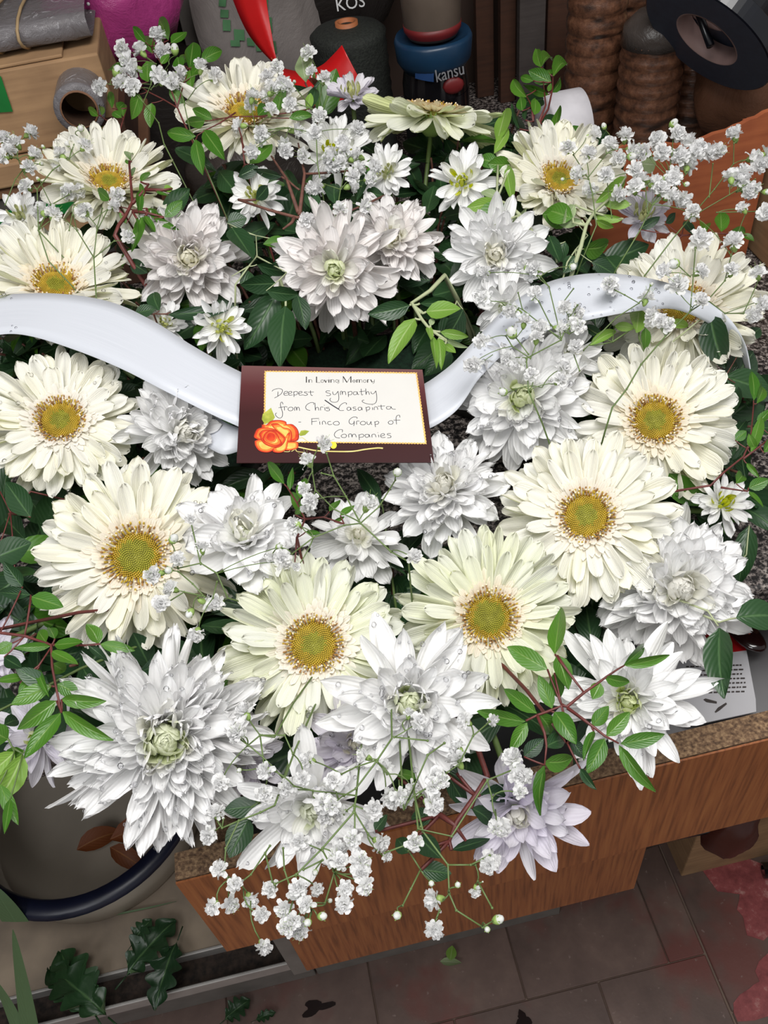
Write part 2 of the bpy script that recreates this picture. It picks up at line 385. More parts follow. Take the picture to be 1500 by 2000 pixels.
def mum(px, py, Rpx, fx, fy, label, lift=0, N=120, mat='mum', ctr='mumctr', shape=0, e0=1.35, e1=-.05, k0=4, k1=2, dome=.30, ctrR=.22, wid=.26, lmin=.22, lpow=.9, jit=.12, seed=1, ndrop=0, spiky=0, kind='chrysanthemum', group='white chrysanthemums in the wreath', inner=.30, sector=None):
    r = random.Random(seed * 131 + 5); p = P(px, py, lift); R = Rpx * (dep(py) - lift) / F
    root = empty(kind, p, facing(px, py, fx, fy)); tag(root, label, 'flower', group)
    its = []; b = MB(); nin = int(N * inner)
    for i in range(N):
        t = (i + .5) / N; az = i * 2.39996 + r.uniform(-.25, .25)
        e = e0 + (e1 - e0) * t ** .62 + r.uniform(-jit, jit)
        l = R * (lmin + (1 - lmin) * t ** lpow) * r.uniform(.86, 1.06)
        if spiky and t > .8: l *= r.uniform(1, 1 + spiky)
        k = k0 + (k1 - k0) * t ** .8 + r.uniform(-.6, .6); k = max(0, min(5, int(round(k))))
        wd = R * wid * 1.3 * (.6 + .4 * t) * r.uniform(.85, 1.15)
        mt = xf(az, R * (.03 + .12 * t), R * dome * (1 - t ** 1.2) - R * dome * .6, e, r.uniform(-.45, .45), l, wd, r.uniform(-.2, .2))
        if i < nin:
            b.grid(strap(5, 2, w_mum, r.uniform(.7, 1.6), 1.2, seed=i), mtx=xf(az, R * .02 + R * ctrR * .62 * t / inner, R * dome * (.62 - .30 * t / inner), e0 - .55 * t / inner + r.uniform(-.12, .12), r.uniform(-.3, .3), R * (lmin * .75 + .18 * t / inner), R * .10 * (1 + .9 * t / inner)))
            continue
        me = mum_pet('mumin' if t < .30 + r.uniform(-.06, .08) and mat != 'mumlilac' else mat, k, shape if r.random() < .8 else 1 - shape, r.randrange(3))
        link('petal', me, root, mt); its.append((mt, me))
    o = b.build('centre', M[ctr], root); tag(o, 'tight small centre petals', kind='stuff')
    b = MB(); b.lathe([(R * .03, -R * .34), (R * .14, -R * dome * .9), (R * .2, -R * dome * .55), (R * .02, 0)], 12)
    b.build('calyx', M['calyx'], root)
    stem_to_ring(root, p - root.matrix_basis.to_3x3() @ Vector((0, 0, R * .33)), .002)
    if ndrop: drops(root, its, ndrop, seed)
    return root
def daisy(px, py, Rpx, fx, fy, label, lift=0, seed=1, mat='mum', N=46, **k):
    return mum(px, py, Rpx, fx, fy, label, lift, N=N, mat=mat, ctr='mumctry', shape=0, e0=1.1, e1=.1, k0=3, k1=2, dome=.12, ctrR=.40, wid=.27, lmin=.5, lpow=.8, jit=.2, seed=seed, kind='spray_chrysanthemum', group='small spray chrysanthemums in the wreath', inner=.4, **k)
# ---- gypsophila
BL = []
def make_blossoms():
    for s in range(4):
        r = random.Random(s + 40); b = MB()
        n = (40, 36, 44, 32)[s]
        for i in range(n):
            t = (i + .5) / n; az = i * 2.39996
            b.grid(strap(3, 2, w_obov, (-.5, .2, .8)[i % 3], .9, wob=.12, notch=.12, gn=2, seed=i), mtx=xf(az, .05, .12 * (1 - t), 1.45 - 1.55 * t + r.uniform(-.2, .2), r.uniform(-.7, .7), r.uniform(.75, 1.05), r.uniform(.5, .68)))
        b.m = 1; b.lathe([(.06, -.75), (.22, -.55), (.32, -.2), (.2, 0)], 7)
        for i in range(5): b.tube([(0, 0, .2), (math.cos(i * 1.3) * .5, math.sin(i * 1.3) * .5, 1.15)], .015, 3) if s == 1 else None
        BL.append(b.mesh('blossom', [M['gyp'], M['calyx']]))
    for s in range(2):
        b = MB(); b.m = 0; b.lathe([(.0, .95), (.3, .85), (.52, .5), (.56, .1), (.4, -.3)][::-1], 9)
        b.m = 1; b.lathe([(.05, -.75), (.3, -.6), (.52, -.25), (.6, .15), (.55, .2)], 9)
        for i in range(5): b.grid(strap(3, 2, w_lance, -.0, .3), mtx=xf(i * 1.2566, .5, .05, 1.2 + .3 * s, 0, .55, .3))
        BL.append(b.mesh('bud', [M['gyp'], M['calyx']]))
make_blossoms()
def bez(a, b, bow, n=5):
    m = (a + b) / 2 + bow; return [a * (1 - t) ** 2 + m * 2 * t * (1 - t) + b * t * t for t in [i / n for i in range(n + 1)]]
def sprig(label, main, flowers, lift=.03, size=19, seed=1, branch=None, group="sprigs of baby's breath", root_in=True):
    """main: pixel polyline of the main stem from its foot; flowers: (px,py[,kind[,size]])"""
    r = random.Random(seed); n = len(main)
    pts = [P(m[0], m[1], (m[2] if len(m) > 2 else lift)) for m in main]
    base = pts[0]; root = empty('babys_breath_sprig', base); tag(root, label, 'flower', group)
    if root_in:
        q = ring_point(base); foot = bez(q, base, Vector((0, 0, .02)), 4)
    else: foot = [base]
    b = MB(); full = foot[:-1] + pts
    b.tube([p - base for p in full], [.00065 - .0003 * i / len(full) for i in range(len(full))], 5)
    nodes = list(pts)
    for x in (branch or []):
        bp = [P(m[0], m[1], (m[2] if len(m) > 2 else lift)) for m in x]
        b.tube([p - base for p in bp], [.0004] * len(bp), 5); nodes += bp
        for p in bp: b.sphere(p - base, .0007, 5, 4)
    for p in pts[1:]: b.sphere(p - base, .0008, 5, 4)
    fl = []
    for f in flowers:
        px, py = f[0], f[1]; kd = f[2] if len(f) > 2 else 0; sz = f[3] if len(f) > 3 else size
        lf = lift + r.uniform(-.008, .010); p = P(px, py, lf); rad = sz * (dep(py) - lf) / F
        cand = sorted(nodes, key=lambda q: (q - p).length)[:4]
        # hang from a node that lies nearer the foot than the flower does
        c2 = [q for q in cand if (q - base).length < (p - base).length + .004] or cand
        q = c2[0] if len(c2) == 1 or r.random() < .65 else c2[1]
        d = (p - q); d = d.normalized() if d.length > 1e-6 else Vector((0, 0, 1))
        dirv = (d * .7 - ray(px, py).normalized() * r.uniform(.5, 1.1) + Vector((r.uniform(-.4, .4), r.uniform(-.4, .4), r.uniform(-.2, .5)))).normalized()
        end = p - dirv * rad * .7
        b.tube([x - base for x in bez(q, end, Vector((r.uniform(-.004, .004), r.uniform(-.004, .004), .003)), 4)], .00034, 4)
        fl.append((p, dirv, rad, kd))
        if r.random() < .4: nodes.append((q + end) / 2)
    b.build('stem', M['green'], root)
    for p, dv, rad, kd in fl:
        me = BL[r.randrange(4)] if kd == 0 else BL[4 + r.randrange(2)]
        m = Matrix.Translation(p - base) @ frame_from(dv).to_4x4() @ Matrix.Rotation(r.uniform(0, 6), 4, 'Z') @ Matrix.Scale(rad * (1.2 if kd == 0 else 1.0), 4)
        link('blossom' if kd == 0 else 'bud', me, root, m)
    return root
# ---- leafy twigs
def leaf_at(root, base0, a, b, wpx, mk, shape, r, la=0, lb=0, s=None, roll=None, wpos=None):
    """leaf from pixel a (stalk) to pixel b (tip); wpx = width in pixels"""
    A = a if isinstance(a, Vector) else P(a[0], a[1], la); B = b if isinstance(b, Vector) else P(b[0], b[1], lb)
    d = B - A; L = d.length; x = d.normalized()
    vr = -ray(a[0] if not isinstance(a, Vector) else 750, a[1] if not isinstance(a, Vector) else 900).normalized()
    y = vr.cross(x)
    if y.length < 1e-3: y = Vector((1, 0, 0))
    y.normalize(); z = x.cross(y)
    W = wpx * (A - CAM).length / math.hypot(F, 500)
    s = r.randrange(3) if s is None else s
    rl = r.uniform(-.5, .5) if roll is None else roll
    m = Matrix.Translation(A - base0) @ Matrix((x, y, z)).transposed().to_4x4() @ Matrix.Rotation(rl, 4, 'X') @ Matrix.Diagonal((L, W / math.cos(rl * .8), L, 1))
    return link('leaf', leaf_mesh(mk, shape, s), root, m)
def twig(label, stems, leaves, mk='leafb', shape='oval', lift=.02, sm='red', seed=1, group='leafy green twigs', sr=.0010, foot=True, name='leafy_twig', sway=.012):
    """stems: pixel polylines (first one starts at the foot); leaves: (ax,ay,bx,by,w[,material[,shape]])"""
    r = random.Random(seed); f0 = stems[0][0]; base = P(f0[0], f0[1], f0[2] if len(f0) > 2 else lift)
    root = empty(name, base); tag(root, label, 'foliage', group)
    b = MB(); allp = []
    for si, st in enumerate(stems):
        pts = [P(m[0], m[1], (m[2] if len(m) > 2 else lift)) for m in st]; allp += pts
        if si == 0 and foot: pts = bez(ring_point(base), base, Vector((0, 0, .02)), 3)[:-1] + pts
        rr = [sr * (1 - .55 * i / max(1, len(pts) - 1)) * (1 if si == 0 else .75) for i in range(len(pts))]
        b.tube([p - base for p in pts], rr, 6)
    for lf in leaves:
        ax, ay, bx, by, wd = lf[:5]; lm = lf[5] if len(lf) > 5 else mk; ls = lf[6] if len(lf) > 6 else shape
        A = P(ax, ay, lift); near = min(allp, key=lambda q: (q - A).length)
        if .0015 < (near - A).length < .05: b.tube([x - base for x in bez(near, A, Vector((0, 0, -.001)), 3)], sr * .45, 4)
        leaf_at(root, base, (ax, ay), (bx, by), wd, lm, ls, r, lift, lift + r.uniform(-sway, sway))
    b.build('stem', M[sm], root)
    return root
# ------------------------------------------------------------------ the setting
def granite():
    t = NT('granite'); v = t.obj((1, 1, 1))
    n1 = t.noise(260, 3, v); n2 = t.noise(620, 2, v)
    c = t.ramp(n1, [(.40, srgb('#1c1b1c')), (.47, srgb('#4a4544')), (.54, srgb('#7a716d')), (.66, srgb('#a59c96'))])
    c = t.mix(t.ramp(n2, [(.52, (0, 0, 0)), (.6, (1, 1, 1))]), c, srgb('#2a2726'))
    t.l(c, t.b.inputs['Base Color']); t.b.inputs['Roughness'].default_value = .25; return t.m
def veneer():
    t = NT('wood_veneer'); v = t.obj((1, 1, 1))
    mp = t.n('Mapping'); mp.inputs['Rotation'].default_value = (0, .0, 0); mp.inputs['Scale'].default_value = (1, 1, .045); t.l(v, mp.inputs[0])
    n1 = t.noise(330, 4, mp.outputs[0]); mp2 = t.n('Mapping'); mp2.inputs['Scale'].default_value = (1, 1, .10); t.l(v, mp2.inputs[0]); n2 = t.noise(38, 3, mp2.outputs[0], dist=.6)
    c = t.ramp(n1, [(.34, srgb('#744220')), (.5, srgb('#985a30')), (.7, srgb('#a86a3a'))])
    c = t.mix(t.math('MULTIPLY', n2, .5), c, srgb('#7a4424'))
    t.l(c, t.b.inputs['Base Color']); t.b.inputs['Roughness'].default_value = .42; t.bump(n1, .25, .0006); return t.m
def chip():
    t = NT('chipboard'); v = t.obj((1, 1, 2.2)); n1 = t.noise(420, 4, v); n2 = t.noise(60, 3, v)
    c = t.ramp(n1, [(.3, srgb('#3a2a20')), (.5, srgb('#7a6048')), (.7, srgb('#a98c6a'))])
    c = t.mix(t.math('MULTIPLY', n2, .5), c, srgb('#6a4f3a'))
    t.l(c, t.b.inputs['Base Color']); t.b.inputs['Roughness'].default_value = .9; t.bump(n1, .9, .0015); return t.m
def tile_mat():
    t = NT('floor_tile'); v = t.obj(); n = t.noise(7, 5, v, rough=.65); n2 = t.noise(120, 3, v); oi = t.n('ObjectInfo')
    g = t.n('NewGeometry'); n3 = t.noise(5, 4, g.outputs['Position'], rough=.6)
    c = t.ramp(n, [(.3, srgb('#5a4943')), (.55, srgb('#756058')), (.75, srgb('#8a7368'))])
    c = t.mix(t.ramp(n3, [(.5, (0, 0, 0)), (.62, (.8, .8, .8))]), c, srgb('#7d443e'))
    c = t.mix(t.ramp(n2, [(.68, (0, 0, 0)), (.74, (.7, .7, .7))]), c, srgb('#97837c'))
    t.l(t.mix(t.math('MULTIPLY', oi.outputs['Random'], .3), c, srgb('#4e413d')), t.b.inputs['Base Color']); t.b.inputs['Roughness'].default_value = .45; t.bump(n2, .2, .001); return t.m
def card_mat(name, a, b_, flute=True):
    t = NT(name); v = t.obj(); n = t.noise(30, 5, v); mp = t.n('Mapping'); mp.inputs['Scale'].default_value = (1, 1, 12); t.l(v, mp.inputs[0]); n2 = t.noise(14, 2, mp.outputs[0])
    t.l(t.ramp(t.math('ADD', t.math('MULTIPLY', n, .5), t.math('MULTIPLY', n2, .5)), [(.35, srgb(a)), (.65, srgb(b_))]), t.b.inputs['Base Color']); t.b.inputs['Roughness'].default_value = .8; t.bump(n2, .2, .001); return t.m
M['granite'] = granite(); M['veneer'] = veneer(); M['chip'] = chip(); M['tile'] = tile_mat()
M['grout'] = plain('grout', '#8c786b', .9, bump=.3); M['card'] = card_mat('cardboard', '#8a6b4d', '#a5835f'); M['carddark'] = card_mat('cardboard_brown', '#6a4a35', '#80593f')
M['carton'] = card_mat('carton_terracotta', '#8a4526', '#a35a34')
M['white_lam'] = plain('white_laminate', '#75706b', .5); M['metal'] = plain('dull_metal', '#8b8a8c', .45, .5, nscale=12); M['alu'] = plain('aluminium', '#b5b2ae', .4, .6)
M['board'] = card_mat('bench_board', '#75695c', '#938472'); M['navy'] = plain('navy_plastic', '#14182c', .35); M['greyplastic'] = plain('grey_plastic', '#aba193', .4, nscale=8)
M['dirt'] = plain('dirt', '#2c221c', .95, var=.4, nscale=160, bump=.8); M['brownlac'] = plain('brown_lacquer', '#4a1f16', .4, nscale=10)
M['wallp'] = plain('back_wall', '#3a2a22', .9, nscale=3); M['beigewood'] = card_mat('beige_wood', '#b2946a', '#c9ab80')
def structure(name, b, mat, **k):
    o = b.build(name, mat, None, smooth=False, **k); tag(o, kind='structure'); return o
structure('floor', MB().box((.3, 1.0, -.012), (5, 4.4, .016)), M['grout'])
flo = bpy.data.objects['floor']
def tile(x0, x1, y0, y1, z=0.0):
    g = .0017; b = MB().box((0, 0, 0), (x1 - x0 - g, y1 - y0 - g, .006)); o = b.build('tile', M['tile'], flo, smooth=False); o.location = ((x0 + x1) / 2, (y0 + y1) / 2, -.003 + z); bevel(o, .0012, 1)
ys = [-.115, .102, .319, .536, .753]
for j in range(4):
    off = (.130, .238)[j % 2 == 1] if j != 2 else .130
    off = .130 if j in (2, 0) else .021
    for i in range(-4, 6):
        x0, x1 = off + i * .217, off + (i + 1) * .217
        if x0 >= .402: break
        tile(x0, min(x1, .402), ys[j], ys[j + 1])
for j, y0 in enumerate((-.2, .24, .68)):
    for i in range(2): tile(.404 + i * .44, .404 + (i + 1) * .44, y0, y0 + .44, .0005)
# worn red patches where the paint on the floor has peeled
def patch(name, cx, cy, rx, ry, seed):
    r = random.Random(seed); n = 26; top = []
    for i in range(n):
        a = 2 * PI * i / n; q = 1 + .35 * math.sin(3 * a + seed) + r.uniform(-.15, .15); top.append((cx + rx * q * math.cos(a), cy + ry * q * math.sin(a), .0012))
    b = MB().add(top + [(x, y, -.001) for x, y, z in top], [tuple(range(n))] + [(i, i + n, (i + 1) % n + n, (i + 1) % n) for i in range(n)])
    return b.build(name, M['redpaint'], flo, smooth=False)
t = NT('red_floor_paint'); nn = t.noise(38, 5, t.obj(), rough=.7)
t.l(t.ramp(nn, [(.35, srgb('#7d3a3c')), (.55, srgb('#9c4f50')), (.68, srgb('#bd8f88'))]), t.b.inputs['Base Color']); t.b.inputs['Roughness'].default_value = .5; M['redpaint'] = t.m
patch('worn_red_paint', .53, .385, .075, .05, 1); patch('worn_red_paint', .48, .25, .06, .035, 4)
M['stain'] = plain('dark_wet_stain', '#1f1110', .25); _o = patch('dark_stain', onz(618, 1968, 0).x, onz(618, 1968, 0).y, .020, .009, 2); _o.data.materials[0] = M['stain']; _o = patch('dark_stain', onz(1022, 1992, 0).x, onz(1022, 1992, 0).y, .010, .010, 3); _o.data.materials[0] = M['stain']
structure('wall_back', MB().box((.3, 1.26, .9), (4, .04, 2.6)), M['wallp'])
structure('wall_left', MB().box((-1.9, .6, .9), (.04, 3.6, 2.6)), M['wallp'])
# worktop and the cabinet under it
o = MB().box((.28, .785, TOP - .015), (1.9, .93, .03)).build('granite_worktop', M['granite'], smooth=False); bevel(o, .003)
tag(o, 'black, grey and white speckled granite worktop carrying the wreath', 'worktop')
cab = empty('cabinet', Vector((.05, .5, 0))); tag(cab, 'wood veneer cabinet with chipboard-edged drawers under the granite worktop', 'cabinet'); ci = -Vector((.05, .5, 0))
def cbox(name, c, d, mat, parent=None, bw=.0008):
    p = parent or cab; off = Vector(c) - Vector((.05, .5, 0)) if parent is None else Vector(c)
    o = MB().box((0, 0, 0), d).build(name, mat, p, smooth=False); o.location = off
    if bw: bevel(o, bw, 1)
    return o
cbox('body', (.03, .845, .44), (.40, .78, .886), M['white_lam']); cbox('drawer_case', (.05, .365, .63), (.33, .15, .20), M['carddark']); cbox('back_panel', (.70, 1.21, .44), (.9, .02, .886), M['carddark']); cbox('right_body', (1.0, .80, .44), (.3, .80, .886), M['carddark'])
dr = empty('drawer', Vector((.16, .25, .80)) - Vector((.05, .5, 0))); dr.parent = cab
def dbox(name, c, d, mat):
    o = MB().box((0, 0, 0), d).build(name, mat, dr, smooth=False); o.location = Vector(c) - Vector((.16, .25, .80)); return o
# drawer front: veneered face with raw chipboard core
m = MB(); m.box((0, .0008, -.0), (.62, .0178, .140)); fr = m.build('front_board', M['chip'], dr, smooth=False); fr.location = Vector((.165, .2465, .7995)) - Vector((.16, .25, .80))
dbox('veneer_face', (.165, .2370, .7988), (.62, .0014, .1398), M['veneer'])
dbox('side_panel', (-.115, .40, .79), (.014, .29, .11), M['chip']); dbox('side_panel', (.455, .40, .79), (.014, .29, .11), M['chip'])
dbox('bottom_panel', (.17, .40, .785), (.58, .29, .006), M['metal'])
m2 = cbox('lower_drawer_front', (.05, .279, .63), (.326, .018, .204), M['veneer'])
cbox('kick_board', (.026, .429, .225), (.378, .016, .45), M['white_lam'])
cbox('corner_post', (-.124, .300, .565), (.018, .03, .18), M['white_lam'])
# low bench on the left with a metal channel along its front
bench = empty('low_bench', Vector((-.4, .5, 0))); tag(bench, 'low grey bench board left of the cabinet, metal channel along its edge', 'bench')
def bb(name, c, d, mat):
    o = MB().box((0, 0, 0), d).build(name, mat, bench, smooth=False); o.location = Vector(c) - Vector((-.4, .5, 0)); bevel(o, .001, 1); return o
bb('board', (-.57, .66, .41), (.74, .62, .02), M['board']); bb('support_panel', (-.57, .74, .20), (.70, .50, .40), M['carddark'])
bb('skirting_board', (-.352, .429, .19), (.372, .016, .38), M['white_lam']); bb('channel_bed', (-.54, .333, .402), (.80, .034, .006), M['dirt']); bb('channel_rail', (-.54, .349, .411), (.80, .0035, .022), M['alu']); bb('channel_rail', (-.54, .316, .409), (.80, .0035, .022), M['alu'])

sh_ = empty('shade_shelf', Vector((.3, 1.23, 1.52))); tag(sh_, 'unseen brown shelf added above the worktop to shade its back', 'shelf')  # shelf and its sides are added out of frame to darken the background
for nm, c, d in (('shade_top_board', (0, -.19, 0), (1.9, .40, .02)), ('shade_side_board', (-.94, -.19, -.28), (.02, .38, .60)), ('shade_side_board', (.94, -.19, -.28), (.02, .38, .60))):
    o = MB().box((0, 0, 0), d).build(nm, M['carddark'], sh_, smooth=False); o.location = c
# ------------------------------------------------------------------ wreath base
RC = Vector((.045, .470, 0))
wb = empty('wreath_base', Vector((RC.x, RC.y, TOP))); tag(wb, 'dark green foam ring lying on the granite under all the flowers', 'wreath base')
M['foam'] = plain('floral_foam', '#16301f', .95, var=.3, nscale=300, bump=.6); M['tray'] = plain('ring_tray', '#10140f', .5)
b = MB(); rows = []
for i in range(49):
    a = 2 * PI * i / 48; rows.append([((RR + .032 * math.cos(q)) * math.cos(a), (RR + .032 * math.cos(q)) * math.sin(a), .024 + .021 * math.sin(q)) for q in [2 * PI * j / 12 for j in range(13)]])
b.grid(rows).build('foam_ring', M['foam'], wb) if False else None
b = MB(); b.grid(rows); b.build('foam_ring', M['foam'], wb)
b = MB(); b.lathe([(RR - .037, .012), (RR - .034, .001), (RR + .034, .001), (RR + .037, .012), (RR + .034, .012), (RR + .031, .004), (RR - .031, .004), (RR - .034, .012), (RR - .037, .012)], 48, cap=False); b.build('tray', M['tray'], wb)
# ------------------------------------------------------------------ gerberas
gerbera(110, 558, 162, -.08, -.68, 'white gerbera at the left edge, its lower half under the ribbon', 0, seed=1, cup=.30, disc=.95, ndrop=40)
gerbera(213, 356, 145, -.05, -.74, 'white gerbera at upper left with a thin twig across its disc', 0, seed=2, cup=.34, disc=.9)
gerbera(482, 222, 150, -.05, -.80, "white gerbera at top left behind baby's breath, its disc hidden by leaves", 0, seed=3, cup=.20, n=(22, 18, 10))
gerbera(846, 218, 152, .12, -1.04, 'white gerbera at the top seen side-on with green undersides', 0, seed=4, cup=-.05, mat='gerbg', droop=.12, n=(22, 16, 12))
gerbera(1092, 352, 135, .25, -.62, "white gerbera at upper right half covered by baby's breath", 0, seed=5, cup=.38)
gerbera(1335, 600, 168, .05, -.55, 'white gerbera at right, crossed by the white ribbon', -.004, seed=6, cup=.25)
gerbera(1279, 822, 172, .08, -.28, 'white gerbera right of the card with a wide flat head and yellow disc', 0, seed=7, cup=.05, ndrop=25)
gerbera(1145, 1008, 187, .02, -.22, 'large cream gerbera overlapping the one right of the card', .012, seed=8, cup=.05)
gerbera(955, 1205, 188, .10, -.05, 'cream gerbera with a green-yellow disc right of the bottom centre one', 0, seed=9, cup=.10, mat='gerbg', green=True, ring=1.15)
gerbera(613, 1258, 196, 0, -.04, 'pale cream gerbera at bottom centre with round golden disc', .004, seed=10, cup=.02, mat='gerbg', ndrop=20)
gerbera(266, 1086, 205, -.08, -.06, 'largest creamy gerbera at lower left with dark green disc and brown ring', 0, seed=11, cup=.05, green=True, ring=1.25)
gerbera(118, 822, 163, -.12, -.38, 'white gerbera at left edge below the ribbon', .004, seed=12, cup=.08, ndrop=20)
# ------------------------------------------------------------------ chrysanthemums
mum(322, 1442, 198, -.02, .10, 'biggest dense white chrysanthemum at lower left, beaded with water', .020, N=270, e1=-.12, k0=4.2, k1=2.4, dome=.38, wid=.175, lmin=.17, lpow=.9, shape=0, jit=.10, seed=21, ndrop=170, spiky=.12)
mum(478, 1050, 128, .0, -.42, 'cupped white chrysanthemum with green heart below the card', .014, N=58, e0=1.35, e1=.25, k0=4.4, k1=1.6, dome=.10, wid=.36, lmin=.38, seed=22, ndrop=60, inner=.2)
mum(352, 845, 112, .30, -.05, 'dense white chrysanthemum left of the card under the ribbon', -.006, N=140, ctr='mumctrw', k0=4.5, k1=2.6, dome=.42, wid=.26, seed=23, ndrop=15)
mum(868, 955, 122, -.05, -.36, 'round dense white chrysanthemum just right below the card', .0, N=140, ctr='mumctrw', k0=4, k1=2.2, dome=.4, wid=.27, seed=24, ndrop=40)
mum(1020, 778, 142, .0, -.18, 'full white chrysanthemum right of the card with olive centre', .0, N=140, k0=4, k1=1.6, dome=.3, wid=.27, seed=25, ndrop=70)
mum(1320, 1148, 158, .25, .0, 'tall dense white chrysanthemum at the right edge above the drawer', -.006, N=165, ctr='mumctrw', k0=4, k1=1.8, dome=.55, wid=.26, seed=26, ndrop=20)
mum(1226, 1368, 130, .05, .10, 'white chrysanthemum with pale green centre over the drawer front', .0, N=125, k0=3.6, k1=1.8, dome=.22, wid=.25, shape=1, seed=27, ndrop=20, spiky=.35)
mum(800, 1375, 172, .02, -.08, 'spiky white chrysanthemum at bottom centre with curled green heart', .026, N=105, e0=1.4, e1=.05, k0=4.6, k1=2.6, dome=.28, wid=.24, lmin=.20, lpow=1.25, shape=1, seed=28, ndrop=120, spiky=.12)
mum(610, 1575, 142, -.05, .42, 'drooping white chrysanthemum with long lower petals above the drawer edge', .0, N=62, e1=.1, k0=4, k1=2, dome=.2, wid=.29, seed=29, ndrop=50, spiky=.25)
mum(1010, 1580, 140, .12, .50, 'lilac-tinged chrysanthemum hanging over the drawer front', -.01, N=66, mat='mumlilac', ctr='mumctrw', e1=.1, k0=4, k1=2, dome=.22, wid=.26, shape=1, seed=30, spiky=.15)
mum(695, 1455, 110, -.10, .0, 'crumpled translucent chrysanthemum under the bottom centre gerbera', -.012, N=50, mat='mumlilac', ctr='mumctrw', e1=.25, wid=.36, seed=31, ndrop=90)
mum(368, 505, 108, .0, -.12, 'pinkish white chrysanthemum at upper left with a browned centre petal', .0, N=135, mat='mumwarm', ctr='mumctrw', k0=4.5, k1=2, dome=.38, wid=.28, seed=32, spiky=.12)
mum(655, 525, 122, -.02, .05, 'white chrysanthemum above the card with long lower petals', .004, N=105, mat='mumwarm', k0=4, k1=1.7, dome=.24, wid=.25, seed=33, spiky=.15)
mum(768, 468, 95, .05, -.30, 'ivory chrysanthemum tucked behind the one above the card', .0, N=105, mat='mumwarm', ctr='mumctrw', k0=4, k1=1.4, dome=.3, wid=.28, seed=34)
mum(968, 498, 105, .02, -.15, 'grey-white chrysanthemum with beige incurved centre, upper right of the card', .0, N=105, ctr='mumctrw', k0=5, k1=2.2, dome=.26, wid=.28, seed=35, spiky=.1)
mum(985, 600, 72, -.1, .1, 'small white chrysanthemum beneath the right end of the ribbon', -.012, N=46, wid=.32, seed=36)
mum(1105, 700, 85, .0, -.1, "white chrysanthemum under baby's breath between ribbon and right gerbera", -.006, N=60, wid=.3, seed=37, ndrop=30)
mum(700, 1050, 100, .0, -.3, "white chrysanthemum behind the bottom gerbera below the card", -.018, N=56, wid=.3, seed=38, ctr='mumctrw')
mum(75, 1440, 95, -.3, .1, 'lilac-white chrysanthemum behind the biggest one at lower left', -.02, N=46, mat='mumlilac', wid=.28, shape=1, seed=39)
mum(-20, 1275, 75, .0, .1, 'white chrysanthemum cut by the left edge behind green leaves', -.01, N=46, mat='mumlilac', wid=.3, seed=40)
mum(470, 1480, 85, .0, .2, 'dull white chrysanthemum between the biggest one and the drooping one', -.022, N=50, mat='mumlilac', wid=.32, seed=41, ndrop=30)
daisy(500, 384, 60, .0, -.30, 'small open chrysanthemum with yellow-green eye, top left of centre', .0, seed=50)
daisy(755, 337, 58, -.1, -.30, 'small chrysanthemum with yellow-green eye above the ivory one', .0, seed=51)
daisy(903, 358, 68, .0, -.25, 'small starry chrysanthemum with yellow eye beneath the side-on gerbera', .004, seed=52)
daisy(432, 640, 62, .2, .0, 'small chrysanthemum with yellow eye beside the brown hollow', -.004, seed=53)
daisy(322, 635, 48, -.1, -.2, 'small greenish white chrysanthemum peeping above the left ribbon', -.012, seed=54)
daisy(655, 300, 74, .0, -.35, 'white open chrysanthemum under top centre baby\'s breath', -.004, seed=55)
daisy(688, 190, 56, -.1, -.85, 'lilac chrysanthemum seen from the side at the very top', -.01, seed=56, mat='mumlilac')
daisy(1410, 985, 60, .4, -.3, 'pale chrysanthemum petals beside the granite at the right edge', -.02, seed=57)
daisy(1255, 425, 60, .2, -.5, "pale lilac chrysanthemum under baby's breath at upper right", -.012, seed=58, mat='mumlilac')
daisy(40, 425, 50, -.3, -.4, 'small white chrysanthemum at the left edge behind the gerbera', -.012, seed=59)
# ------------------------------------------------------------------ satin ribbon
def satin():
    t = NT('white_satin'); u, v, uvv = t.uv(); mp = t.n('Mapping'); mp.inputs['Scale'].default_value = (3, 160, 1); t.l(uvv, mp.inputs[0]); n = t.noise(3, 3, mp.outputs[0])
    t.l(t.ramp(n, [(.3, srgb('#c6cad2')), (.7, srgb('#d6d9e0'))]), t.b.inputs['Base Color']); t.b.inputs['Roughness'].default_value = .34; t.b.inputs['Sheen Weight'].default_value = .3
    t.bump(n, .06, .0005)
    tr = t.n('BsdfTranslucent'); tr.inputs[0].default_value = srgb('#e8eaee'); mx = t.n('MixShader'); mx.inputs[0].default_value = .12
    t.l(t.b.outputs[0], mx.inputs[1]); t.l(tr.outputs[0], mx.inputs[2]); t.l(mx.outputs[0], t.out.inputs[0]); return t.m
M['satin'] = satin()
def cr(pts, n=8):
    """Catmull-Rom through points"""
    out = []; m = len(pts)
    for i in range(m - 1):
        p = [Vector(pts[max(0, min(m - 1, i + k))]) for k in (-1, 0, 1, 2)]
        for s in range(n):
            t = s / n; out.append(.5 * ((2 * p[1]) + (-p[0] + p[2]) * t + (2 * p[0] - 5 * p[1] + 4 * p[2] - p[3]) * t * t + (-p[0] + 3 * p[1] - 3 * p[2] + p[3]) * t ** 3))
    out.append(Vector(pts[-1])); return out
def band(name, rows, parent, mat, n=8, th=.0004, cross=5):
    """rows: (x,y,lift, x2,y2,lift2): the two edges of the band"""
    A = cr([P(*r[:3]) for r in rows], n); B = cr([P(*r[3:]) for r in rows], n); base = parent.location
    g = [[(a * (1 - j / cross) + b_ * (j / cross)) - base for j in range(cross + 1)] for a, b_ in zip(A, B)]
    o = MB().grid(g).build(name, M[mat], parent); md = o.modifiers.new('thickness', 'SOLIDIFY'); md.thickness = th; return o, g
rb = empty('ribbon', P(640, 780, .01)); tag(rb, 'wide white satin ribbon arching over both sides and running under the card', 'ribbon')
